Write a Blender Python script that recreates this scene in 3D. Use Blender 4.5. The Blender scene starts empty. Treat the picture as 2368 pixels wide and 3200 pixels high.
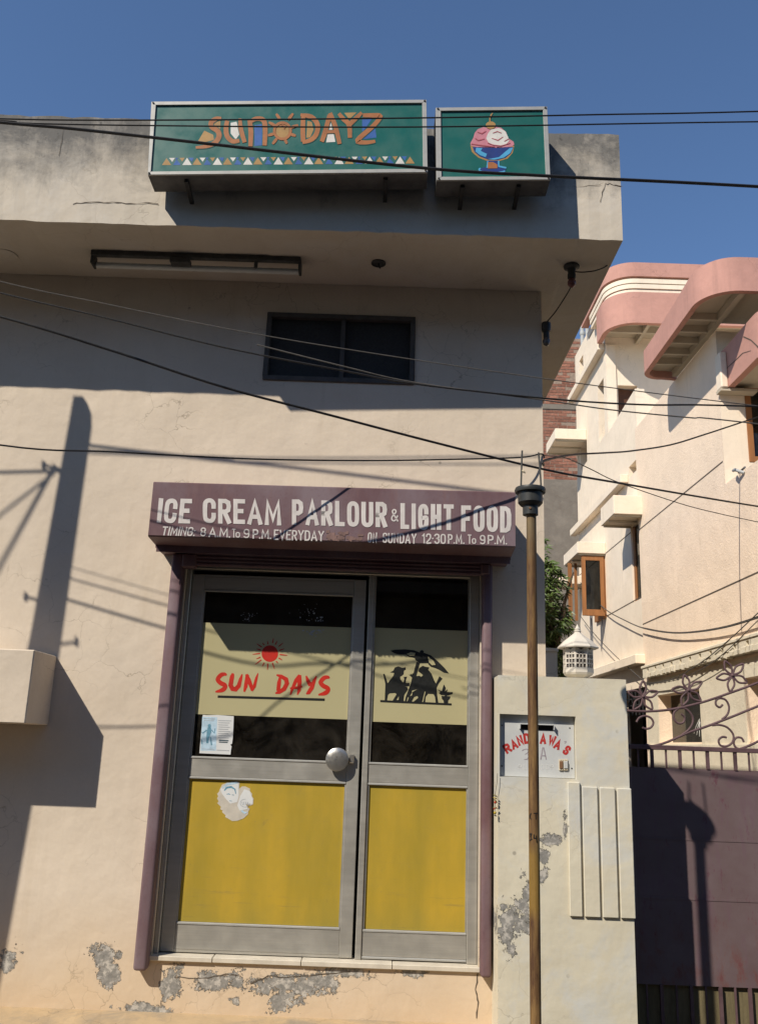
import bpy, bmesh, math, random
from math import sin, cos, pi, radians, sqrt, atan2
from mathutils import Vector, Matrix
random.seed(7)
scene = bpy.context.scene
COL = scene.collection

# ------------------------------------------------------------------ camera
FPX, IW, IH = 2796.0, 2368.0, 3200.0
CAM = Vector((0.0, -5.4, 1.6))
ROT = (Matrix.Rotation(radians(0.3), 3, 'Z') @ Matrix.Rotation(pi / 2 + radians(14.64), 3, 'X')
       @ Matrix.Rotation(radians(2.07), 3, 'Z'))
cd = bpy.data.cameras.new('camera')
cd.sensor_fit = 'HORIZONTAL'; cd.sensor_width = 36.0; cd.lens = 36.0 * FPX / IW
cd.clip_start = 0.05; cd.clip_end = 3000
cam = bpy.data.objects.new('camera', cd); COL.objects.link(cam)
cam.matrix_world = Matrix.Translation(CAM) @ ROT.to_4x4()
scene.camera = cam

# ------------------------------------------------------------------ light
SUN_TRAVEL = Vector((0.93, 1.0, -1.26)).normalized()
to_sun = -SUN_TRAVEL
ELEV = math.asin(to_sun.z)
world = bpy.data.worlds.new('World'); scene.world = world; world.use_nodes = True
wn = world.node_tree.nodes; wn.clear()
sky = wn.new('ShaderNodeTexSky'); sky.sky_type = 'NISHITA'; sky.sun_disc = False
sky.sun_elevation = ELEV; sky.sun_rotation = atan2(to_sun.x, to_sun.y) % (2 * pi)
sky.air_density = 1.0; sky.dust_density = 0.1; sky.ozone_density = 6.0; sky.altitude = 200
bg = wn.new('ShaderNodeBackground'); bg.inputs['Strength'].default_value = 0.125
wo = wn.new('ShaderNodeOutputWorld')
world.node_tree.links.new(sky.outputs[0], bg.inputs[0]); world.node_tree.links.new(bg.outputs[0], wo.inputs[0])
sl = bpy.data.lights.new('sun', 'SUN'); sl.energy = 5.0; sl.angle = radians(0.55); sl.color = (1.0, 0.92, 0.80)
sun = bpy.data.objects.new('sun', sl); COL.objects.link(sun)
sun.rotation_euler = SUN_TRAVEL.to_track_quat('-Z', 'Y').to_euler(); sun.location = (-20, -22, 30)
vs = scene.view_settings
scene.display_settings.display_device = 'sRGB'
vs.view_transform = 'Standard'; vs.look = 'None'; vs.gamma = 1.0; vs.use_curve_mapping = False
vs.exposure = 0.12

# ------------------------------------------------------------------ photo pixel -> plane helpers
REG = dict(u=(0, 0, 1.43341), a=(400, 280, .60533), b=(1300, 280, .64649), c=(0, 300, .60533), d=(700, 800, .66586),
           e=(420, 1480, .78692), f=(500, 1780, .39346), g=(1050, 1780, .30872), h=(400, 2380, .72639),
           r1=(1660, 760, .42857), r2=(1660, 1300, .42857), r3=(1500, 1900, .52542), r4=(1500, 2500, .52542),
           r5=(0, 1200, .36320), r6=(0, 2000, .53763), r7=(1540, 1380, .17021), r8=(1540, 2180, .16949))
def onp(r, x, y, ax, val):
    a, b, s = REG[r]
    d = ROT @ Vector(((a + s * x - IW / 2) / FPX, -(b + s * y - IH / 2) / FPX, -1.0))
    return CAM + d * ((val - CAM[ax]) / d[ax])
def PY(r, x, y, Y): return onp(r, x, y, 1, Y)
def PX(r, x, y, X): return onp(r, x, y, 0, X)

# ------------------------------------------------------------------ materials
class NT:
    def __init__(s, name, rough=0.8, spec=0.3):
        s.m = bpy.data.materials.new(name); s.m.use_nodes = True
        s.t = s.m.node_tree; s.p = s.t.nodes['Principled BSDF']; s.out = s.t.nodes['Material Output']
        s.p.inputs['Roughness'].default_value = rough
        s.p.inputs['Specular IOR Level'].default_value = spec
        s.geo = None
    def n(s, typ, **kw):
        k = s.t.nodes.new(typ)
        for a, v in kw.items():
            if a.startswith('i_'):
                key = a[2:]; key = int(key) if key.isdigit() else key
                s.put(k.inputs[key], v)
            else: setattr(k, a, v)
        return k
    def put(s, sock, v):
        if isinstance(v, bpy.types.NodeSocket): s.t.links.new(v, sock)
        else:
            if sock.type == 'RGBA' and hasattr(v, '__len__') and len(v) == 3: v = (*v, 1)
            sock.default_value = v
    def pos(s):
        if not s.geo: s.geo = s.n('ShaderNodeNewGeometry')
        return s.geo.outputs['Position']
    def xyz(s):
        q = s.n('ShaderNodeSeparateXYZ', i_0=s.pos()); return q.outputs
    def noise(s, scale, detail=4, rough=.55, stretch=None, dist=0.0, off=(0, 0, 0)):
        v = s.pos()
        if stretch or off != (0, 0, 0):
            mp = s.n('ShaderNodeMapping', i_Vector=v); mp.inputs['Location'].default_value = off
            if stretch: mp.inputs['Scale'].default_value = stretch
            v = mp.outputs[0]
        return s.n('ShaderNodeTexNoise', i_Vector=v, i_Scale=scale, i_Detail=detail, i_Roughness=rough, i_Distortion=dist).outputs['Fac']
    def math(s, op, a, b=0.0, c=0.0):
        k = s.n('ShaderNodeMath', operation=op); s.put(k.inputs[0], a); s.put(k.inputs[1], b)
        if op in ('MULTIPLY_ADD',): s.put(k.inputs[2], c)
        return k.outputs[0]
    def ramp(s, f, lo, hi, a=0.0, b=1.0):
        k = s.n('ShaderNodeMapRange', i_Value=f); k.inputs[1].default_value = lo; k.inputs[2].default_value = hi
        k.inputs[3].default_value = a; k.inputs[4].default_value = b; k.clamp = True
        return k.outputs[0]
    def mix(s, f, a, b, blend='MIX'):
        k = s.n('ShaderNodeMix', data_type='RGBA', blend_type=blend)
        s.put(k.inputs[0], f); s.put(k.inputs[6], a); s.put(k.inputs[7], b); return k.outputs[2]
    def col(s, v): s.put(s.p.inputs['Base Color'], v)
    def bump(s, h, strength=.3, dist=.01):
        k = s.n('ShaderNodeBump', i_Height=h); k.inputs['Strength'].default_value = strength; k.inputs['Distance'].default_value = dist
        prev = getattr(s, 'lastb', None)
        if prev: s.t.links.new(prev, k.inputs['Normal'])
        s.lastb = k.outputs[0]; s.t.links.new(k.outputs[0], s.p.inputs['Normal'])

def lerp3(a, b, t): return tuple(a[i] * (1 - t) + b[i] * t for i in range(3))
def sc(c, k): return tuple(min(1, x * k) for x in c)

def plain(name, base, rough=.6, var=.12, scale=9, spec=.3, metal=0, bump=0, bscale=60, stretch=None, rnd=0, rv=.1):
    t = NT(name, rough, spec)
    f = t.noise(scale, 5, .6, stretch)
    c = t.mix(t.ramp(f, .3, .7), sc(base, 1 - var), sc(base, 1 + var))
    if rnd:
        oi = t.n('ShaderNodeObjectInfo').outputs['Random']
        hs = t.n('ShaderNodeHueSaturation', i_Color=c); t.put(hs.inputs['Value'], t.ramp(oi, 0, 1, 1 - rnd, 1 + rnd))
        c = hs.outputs[0]
    t.col(c); t.p.inputs['Metallic'].default_value = metal
    if rv: t.put(t.p.inputs['Roughness'], t.ramp(t.noise(scale * 3, 3), .3, .7, max(.03, rough - rv), min(1, rough + rv)))
    if bump: t.bump(t.noise(bscale, 4, .6), bump, .004)
    return t.m

def plaster(name, base, stain=(.42, .33, .22), stain_amt=.35, crack=.4, crack_scale=2.6, peels=(), low=None, mould=None,
            blotch=None, bump=.25, bscale=35, axis='xz', specks=0.0, peel_amp=1.1, rough_grain=0.0, drips=0.0):
    t = NT(name, .9, .15)
    big = t.noise(1.3, 5, .6, off=(3, 1, 7)); mid = t.noise(5.5, 6, .65, off=(11, 2, 5)); fine = t.noise(60, 4, .6)
    c = t.mix(t.ramp(big, .3, .7), sc(base, .93), sc(base, 1.05))
    c = t.mix(t.ramp(mid, .45, .75, 0, stain_amt), c, lerp3(base, stain, .45))
    streak = t.noise(2.2, 4, .6, stretch=(4, 4, .35), off=(1, 5, 2))
    c = t.mix(t.ramp(streak, .56, .8, 0, stain_amt * .8), c, lerp3(base, stain, .5))
    c = t.mix(t.ramp(fine, .35, .75, 0, .16), c, sc(base, .72))
    x, y, z = t.xyz()
    if drips:
        dn = t.noise(1.0, 5, .65, stretch=(9, 9, .5), off=(3, 8, 4))
        c = t.mix(t.math('MULTIPLY', t.ramp(dn, .55, .72, 0, drips), t.ramp(big, .35, .6)), c, lerp3(base, stain, .75))
    if blotch:
        c = t.mix(t.ramp(t.noise(2.3, 6, .7, off=(5, 9, 1), dist=.6), .48, .66, 0, blotch[1]), c, blotch[0])
    if low:      # (z0, z1, colour, amount)  damp tide mark
        zz = t.math('ADD', z, t.math('MULTIPLY', t.math('SUBTRACT', t.noise(3, 5, .6), .5), .55))
        c = t.mix(t.ramp(zz, low[1], low[0], 0, low[3]), c, low[2])
    if mould:    # (z0, z1, colour, amount, streak density) growing down from a wet top edge
        st = t.noise(1.0, 6, .7, stretch=(5, 5, .8), off=(2, 2, 9))
        st2 = t.noise(2.6, 6, .75, off=(7, 3, 3), dist=.4)
        mm = t.math('ADD', t.math('MULTIPLY', st, .38), t.math('MULTIPLY', st2, .8))
        hgt = t.ramp(z, mould[0], mould[1], -.34, .17)
        c = t.mix(t.ramp(t.math('ADD', mm, hgt), .46, .78, 0, mould[3]), c, mould[2])
        sp = t.noise(28, 5, .7, off=(1, 4, 4))
        c = t.mix(t.math('MULTIPLY', t.ramp(sp, .56, .7, 0, .7), t.ramp(t.math('ADD', mm, hgt), .5, .8)), c, sc(mould[2], .45))
    # hairline crazing
    vec = t.pos()
    wob = t.n('ShaderNodeTexNoise', i_Vector=vec, i_Scale=4.0, i_Detail=5.0)
    add = t.n('ShaderNodeVectorMath', operation='MULTIPLY_ADD'); t.put(add.inputs[0], wob.outputs['Color']); add.inputs[1].default_value = (.35,) * 3
    t.put(add.inputs[2], vec)
    vo = t.n('ShaderNodeTexVoronoi', feature='DISTANCE_TO_EDGE', i_Vector=add.outputs[0], i_Scale=crack_scale)
    cr = t.ramp(vo.outputs[0], .002, .0016 * crack_scale + .003, 1, 0)
    crm = t.math('MULTIPLY', cr, t.ramp(t.noise(1.6, 3, .5, off=(4, 4, 4)), .47, .62))
    c = t.mix(t.math('MULTIPLY', crm, crack), c, sc(lerp3(base, stain, .8), .5))
    if specks:
        vs_ = t.n('ShaderNodeTexVoronoi', i_Vector=vec, i_Scale=7.0)
        sm = t.math('MULTIPLY', t.ramp(vs_.outputs['Distance'], .05, .09, 1, 0), t.ramp(t.noise(4, 3, off=(8, 1, 1)), .52, .6))
        c = t.mix(t.math('MULTIPLY', sm, specks), c, (.13, .11, .09))
    h = t.math('ADD', t.math('MULTIPLY', mid, .5), t.math('MULTIPLY', fine, .35))
    if peels:
        dmin = None
        cx = t.n('ShaderNodeCombineXYZ', i_0=x if axis == 'xz' else y, i_1=0.0, i_2=z).outputs[0]
        for (px, pz, rx, rz) in peels:
            s1 = t.n('ShaderNodeVectorMath', operation='SUBTRACT', i_0=cx); s1.inputs[1].default_value = (px, 0, pz)
            s2 = t.n('ShaderNodeVectorMath', operation='MULTIPLY', i_0=s1.outputs[0]); s2.inputs[1].default_value = (1 / rx, 0, 1 / rz)
            ln = t.math('MULTIPLY', t.n('ShaderNodeVectorMath', operation='LENGTH', i_0=s2.outputs[0]).outputs['Value'], .78)
            dmin = ln if dmin is None else t.math('MINIMUM', dmin, ln)
        nn = t.math('ADD', t.math('MULTIPLY', t.noise(8, 4, .65, off=(9, 9, 9)), .5), t.math('MULTIPLY', t.noise(24, 8, .8, off=(5, 9, 2)), .5))
        dd = t.math('ADD', dmin, t.math('MULTIPLY', t.math('SUBTRACT', nn, .5), peel_amp * 2.4))
        pm = t.ramp(dd, .80, .84, 1, 0)
        rim = t.ramp(dd, .80, .98, 1, 0)
        gn = t.noise(38, 5, .7)
        grey = t.mix(t.ramp(gn, .35, .65), (.17, .165, .15), (.30, .285, .26))
        grey = t.mix(t.ramp(t.noise(20, 5, .7, off=(0, 3, 3)), .50, .58), grey, (.46, .43, .38))
        c = t.mix(t.math('MULTIPLY', rim, .35), c, sc(base, .8))
        c = t.mix(pm, c, grey)
        h = t.math('SUBTRACT', h, t.math('MULTIPLY', pm, 1.6))
    t.col(c)
    h = t.math('SUBTRACT', h, t.math('MULTIPLY', crm, .5))
    t.bump(h, bump, .006)
    if peels: t.bump(t.math('MULTIPLY', pm, -1.0), .9, .005)
    t.bump(t.noise(2.2, 4, .55, off=(6, 6, 6)), .3, .06)
    if rough_grain: t.bump(t.noise(40, 3, .6, dist=.6), rough_grain, .02)
    return t.m

CREAM = (.625, .533, .424)
M = {}
M['wall'] = plaster('wall_plaster', CREAM, stain_amt=.3, drips=.28, crack=.55, crack_scale=4.2, specks=.5,
    low=(.15, .75, (.54, .39, .23), .6), peel_amp=2.7,
    peels=((-1.984, .40, .05, .06), (-1.45, .43, .075, .05), (-1.41, .34, .05, .06), (-1.07, .297, .055, .07), (-.814, .325, .10, .045), (-.43, .31, .17, .05),
           (-.45, .24, .07, .06), (-.29, .335, .10, .035), (-.716, .221, .03, .02), (-.115, .395, .13, .028), (.23, .398, .08, .022), (-1.19, .16, .12, .03)))
M['fascia'] = plaster('fascia_plaster', (.56, .50, .41), stain_amt=.4, crack=.22, crack_scale=1.7,
    mould=(4.55, 5.22, (.125, .122, .115), .92, 1), blotch=((.60, .58, .54), .3))
M['pillar'] = plaster('pillar_plaster', (.60, .55, .425), stain_amt=.3, crack=.35, crack_scale=5, blotch=((.50, .52, .52), .6), specks=.5, peel_amp=3.0,
    peels=((.975, 1.135, .055, .022), (.923, 1.05, .025, .035), (.925, .96, .03, .03), (.83, .83, .04, .07), (.735, .70, .05, .085), (.79, .70, .06, .05), (1.049, 1.21, .012, .06), (.76, .59, .025, .03), (.72, .79, .02, .02)))
M['house'] = plaster('house_textured_render', (.87, .70, .535), stain_amt=.22, crack=.1, crack_scale=1.2, bump=.4, rough_grain=.38, drips=.3)
M['house_smooth'] = plaster('house_smooth_render', (.84, .72, .57), stain_amt=.25, drips=.3, crack=.2, crack_scale=1.5)
M['house_pale'] = plaster('house_pale_render', (.72, .65, .51), stain_amt=.4, crack=.3, crack_scale=3, rough_grain=.3)
M['pink'] = plaster('pink_paint', (.52, .28, .225), stain=(.30, .17, .14), stain_amt=.6, crack=.3, crack_scale=1.2, drips=.6)
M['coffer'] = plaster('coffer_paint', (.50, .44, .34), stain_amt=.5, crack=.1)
M['cement'] = plaster('grey_cement_render', (.22, .19, .155), stain=(.13, .10, .08), stain_amt=.8, crack=.3, bump=.6, blotch=((.30, .26, .21), .5))
M['oldbrick'] = plain('old_brick_facade', (.27, .19, .14), .95, .3, 6, bump=.4)
M['shadewood'] = plain('shaded_brown_wood', (.10, .045, .025), .6, .2, 6)  # window wood darkened to stand for the shade in its recess
M['mortar'] = plain('mortar', (.30, .22, .165), .95, .25, 14, bump=.5)
M['step'] = plaster('step_cement', (.50, .37, .22), stain=(.25, .2, .14), stain_amt=.8, crack=.6, crack_scale=3, blotch=((.20, .19, .17), .6))
M['road'] = plaster('road_surface', (.065, .060, .055), stain=(.05, .05, .045), stain_amt=.6, crack=.4, crack_scale=1.2, blotch=((.09, .08, .07), .5))
M['alu'] = plain('aluminium', (.45, .43, .38), .42, .07, 3, spec=.5, metal=.55, stretch=(1, 1, 12), bump=.08, bscale=200)
M['alu_x'] = plain('aluminium_rail', (.45, .43, .38), .42, .07, 3, spec=.5, metal=.55, stretch=(1, 1, 40))
M['signframe'] = plain('sign_frame_metal', (.36, .355, .33), .5, .1, 8, metal=.2)
M['signbox'] = plain('sign_box_metal', (.10, .10, .10), .7, .3, 12)
M['green'] = plain('green_sign_acrylic', (.009, .105, .085), .38, .06, 3, spec=.4)
M['orange'] = plain('orange_sign_paint', (.34, .125, .04), .55, .2, 14)
M['tan'] = plain('tan_sign_paint', (.36, .21, .07), .55, .15, 14)
M['white'] = plain('white_paint', (.62, .60, .55), .55, .12, 20)
M['blue'] = plain('blue_sign_paint', (.025, .10, .32), .55, .15, 14)
M['sky_blue'] = plain('light_blue_sign_paint', (.07, .33, .55), .55, .12, 14)
M['navy'] = plain('navy_sign_paint', (.012, .035, .17), .55, .15, 14)
M['pinkice'] = plain('pink_ice_paint', (.52, .20, .24), .55, .12, 14)
M['pinkdark'] = plain('dark_pink_paint', (.36, .08, .10), .55, .12, 14)
M['black'] = plain('black_vinyl', (.012, .013, .012), .5, .2, 20)
M['dark'] = plain('dark_metal', (.03, .03, .03), .6, .3, 20)
M['red'] = plain('red_vinyl', (.46, .022, .012), .5, .12, 12)
M['film'] = plain('cream_window_film', (.40, .36, .20), .6, .04, 2)
def yellow():
    t = NT('yellow_board_paint', .5, .3)
    a = t.noise(2.2, 5, .6, stretch=(2.2, 1, .45)); b = t.noise(14, 4, .6)
    c = t.mix(t.ramp(a, .35, .68), (.33, .24, .030), (.45, .30, .032))
    c = t.mix(t.ramp(b, .5, .75, 0, .25), c, (.30, .23, .04))
    x, y, z = t.xyz()
    c = t.mix(t.ramp(t.math('ADD', z, t.math('MULTIPLY', a, .2)), .85, .66, 0, .4), c, (.24, .21, .05))
    sc1 = t.noise(5, 8, .8, off=(3, 7, 1), dist=1.2); sc2 = t.noise(3, 6, .7, stretch=(1, 1, 14), off=(2, 2, 2))
    c = t.mix(t.ramp(sc1, .62, .72, 0, .45), c, (.20, .15, .05))
    c = t.mix(t.math('MULTIPLY', t.ramp(sc2, .60, .68, 0, .5), t.ramp(z, 1.0, .6)), c, (.17, .14, .07))
    c = t.mix(t.ramp(t.noise(70, 4, .7), .62, .72, 0, .5), c, (.22, .18, .09))
    t.put(t.p.inputs['Roughness'], t.ramp(sc1, .3, .7, .38, .65))
    t.col(c); t.bump(a, .15, .006); return t.m
M['yellow'] = yellow()
def maroon():
    t = NT('faded_maroon_paint', .55, .35)
    a = t.noise(1.6, 5, .6, off=(4, 0, 0), stretch=(1.5, 1, 1)); b = t.noise(6, 6, .7, stretch=(3, 1, .5))
    c = t.mix(t.ramp(a, .38, .65), (.125, .066, .074), (.185, .135, .15))
    c = t.mix(t.ramp(b, .5, .78, 0, .6), c, (.19, .10, .092))
    c = t.mix(t.ramp(t.noise(50, 3), .55, .8, 0, .3), c, (.08, .03, .035))
    t.col(c); t.bump(a, .1, .01); return t.m
M['maroon'] = maroon()
M['hoodtext'] = plain('off_white_lettering_paint', (.57, .53, .50), .6, .10, 14)
M['smudge'] = plain('smudged_paint', (.19, .115, .10), .6, .3, 20)
def gate_paint():
    t = NT('faded_purple_gate_paint', .6, .3)
    a = t.noise(1.7, 6, .65, off=(2, 0, 5)); b = t.noise(5, 6, .7, stretch=(2.5, 1, .6), dist=.5); d = t.noise(11, 6, .75, off=(1, 1, 1), stretch=(1.6, 1, .7))
    c = t.mix(t.ramp(a, .35, .66), (.116, .076, .076), (.155, .115, .119))
    c = t.mix(t.ramp(b, .5, .75, 0, .6), c, (.135, .066, .10))
    c = t.mix(t.ramp(d, .60, .70, 0, .75), c, (.11, .035, .052))
    x, y, z = t.xyz()
    c = t.mix(t.math('MULTIPLY', t.ramp(z, .75, .45), t.ramp(d, .5, .62, 0, .4)), c, (.15, .045, .03))
    t.col(c); t.bump(b, .15, .006); return t.m
M['gate'] = gate_paint()
M['gatebar'] = plain('purple_gate_bar_paint', (.11, .066, .07), .55, .25, 12)
M['olive'] = plain('weathered_olive_sheet', (.15, .122, .065), .8, .3, 9, stretch=(4, 1, .5), bump=.3)
def rust():
    t = NT('rusty_pipe', .7, .3)
    a = t.noise(3.2, 6, .7, stretch=(9, 9, 1)); b = t.noise(22, 5, .7, stretch=(3, 3, .6)); z = t.xyz()[2]
    c = t.mix(t.ramp(a, .38, .62), (.075, .036, .016), (.215, .125, .045))
    c = t.mix(t.ramp(b, .52, .72, 0, .65), c, (.06, .022, .014))
    y = t.math('MULTIPLY', t.ramp(z, .86, .92), t.ramp(z, 1.2, 1.14))
    c = t.mix(t.math('MULTIPLY', y, .55), c, (.28, .17, .03))
    c = t.mix(t.ramp(t.noise(2, 3, off=(0, 0, 3)), .55, .7, 0, .45), c, (.20, .175, .10))
    t.col(c); t.bump(b, .3, .004); return t.m
M['rust'] = rust()
M['plastic'] = plain('dark_grey_plastic', (.035, .037, .036), .45, .2, 14)
M['steel'] = plain('dull_steel', (.22, .21, .20), .45, .2, 30, metal=.6)
M['chrome'] = plain('brushed_steel_knob', (.48, .46, .42), .33, .08, 20, metal=.85, rv=.06)
M['plate'] = plain('white_enamel_plate', (.50, .51, .50), .45, .06, 6)
M['redpaint'] = plain('red_letter_paint', (.40, .035, .03), .5, .12, 20)
M['greypaint'] = plain('faded_pencil_grey', (.30, .26, .28), .6, .3, 60)
M['ghost'] = plain('faded_white_letter', (.60, .60, .57), .6, .1, 60)
M['switch'] = plain('brown_switch', (.20, .11, .06), .4, .1, 20)
M['ivory'] = plain('ivory_plastic', (.58, .50, .36), .45, .1, 20)
M['marble'] = plain('sill_marble', (.55, .50, .41), .5, .13, 10, bump=.1)
M['wood'] = plain('brown_window_wood', (.29, .125, .045), .55, .2, 4, stretch=(6, 6, .6), bump=.15)
M['windowgrey'] = plain('grey_window_frame', (.075, .07, .065), .7, .2, 14)
M['mesh'] = plain('dark_window_mesh', (.035, .035, .035), .8, .2, 60)
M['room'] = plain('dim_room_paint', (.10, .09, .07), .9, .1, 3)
M['counter'] = plain('brown_counter', (.11, .055, .02), .5, .2, 5)
M['wire'] = plain('black_cable', (.014, .013, .013), .55, .2, 30)
M['wiregrey'] = plain('grey_cable', (.085, .078, .07), .6, .2, 30)
M['concrete'] = plain('pole_concrete', (.30, .28, .25), .9, .15, 10, bump=.3)
M['lantern'] = plain('white_lantern_paint', (.62, .57, .49), .5, .08, 14)
M['lantglass'] = plain('lantern_glass', (.10, .085, .075), .25, .15, 6, spec=.5)
M['brick'] = plain('red_brick', (.28, .125, .082), .92, .22, 18, bump=.4, bscale=60, rnd=.26)
M['leaf'] = plain('mango_leaf', (.07, .11, .025), .45, .4, 3, spec=.4)
M['bark'] = plain('bark', (.09, .065, .045), .95, .3, 18, bump=.6)
M['paper'] = plain('notice_paper', (.62, .63, .62), .8, .06, 9)
M['inkblue'] = plain('blue_ink', (.12, .27, .36), .8, .3, 60)
M['paleblue'] = plain('pale_blue_print', (.42, .56, .66), .8, .2, 30)
M['ink'] = plain('dark_ink', (.06, .09, .11), .8, .3, 60)
M['greytext'] = plain('grey_print', (.36, .38, .40), .8, .2, 60)
M['torn'] = plain('torn_paper', (.50, .46, .39), .85, .14, 18)
M['lemon'] = plain('lemon_skin', (.36, .26, .03), .5, .15, 40)
M['chilli'] = plain('dried_chilli', (.33, .04, .015), .4, .2, 40)
M['chilligreen'] = plain('wilted_green_chilli', (.16, .13, .02), .5, .2, 40)
M['crack'] = plain('crack_shadow', (.10, .08, .06), .95, .2, 30)
M['tube'] = plain('fluorescent_tube_glass', (.6, .6, .55), .3, .05, 6)
M['tubemetal'] = plain('dirty_tube_batten', (.055, .055, .05), .6, .3, 20)
M['bulb'] = plain('maroon_bulb', (.12, .035, .03), .3, .15, 12, spec=.5)
M['pvc'] = plain('grey_pvc_pipe', (.36, .37, .36), .5, .12, 10)
def glass(name, tint, r=.02, dust=.06):
    m = bpy.data.materials.new(name); m.use_nodes = True; t = m.node_tree; t.nodes.clear()
    o = t.nodes.new('ShaderNodeOutputMaterial'); mx = t.nodes.new('ShaderNodeMixShader')
    tr = t.nodes.new('ShaderNodeBsdfTransparent'); tr.inputs[0].default_value = (*tint, 1)
    gl = t.nodes.new('ShaderNodeBsdfGlossy'); gl.inputs['Roughness'].default_value = r; gl.inputs[0].default_value = (.8, .82, .8, 1)
    fr = t.nodes.new('ShaderNodeFresnel'); fr.inputs[0].default_value = 1.45
    t.links.new(fr.outputs[0], mx.inputs[0]); t.links.new(tr.outputs[0], mx.inputs[1]); t.links.new(gl.outputs[0], mx.inputs[2])
    # a film of street dust, wiped in places
    g = t.nodes.new('ShaderNodeNewGeometry'); n1 = t.nodes.new('ShaderNodeTexNoise'); n1.inputs['Scale'].default_value = 6; n1.inputs['Detail'].default_value = 7; n1.inputs['Roughness'].default_value = .7; n1.inputs['Distortion'].default_value = .8
    t.links.new(g.outputs['Position'], n1.inputs['Vector'])
    mr = t.nodes.new('ShaderNodeMapRange'); mr.inputs[1].default_value = .38; mr.inputs[2].default_value = .75; mr.inputs[3].default_value = dust * .12; mr.inputs[4].default_value = dust
    t.links.new(n1.outputs['Fac'], mr.inputs[0])
    df = t.nodes.new('ShaderNodeBsdfDiffuse'); df.inputs[0].default_value = (.42, .36, .28, 1)
    m2 = t.nodes.new('ShaderNodeMixShader'); t.links.new(mr.outputs[0], m2.inputs[0]); t.links.new(mx.outputs[0], m2.inputs[1]); t.links.new(df.outputs[0], m2.inputs[2])
    t.links.new(m2.outputs[0], o.inputs[0]); return m
M['glass'] = glass('tinted_glass', (.30, .31, .27))
M['houseglass'] = glass('house_window_glass', (.16, .18, .20))

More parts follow.
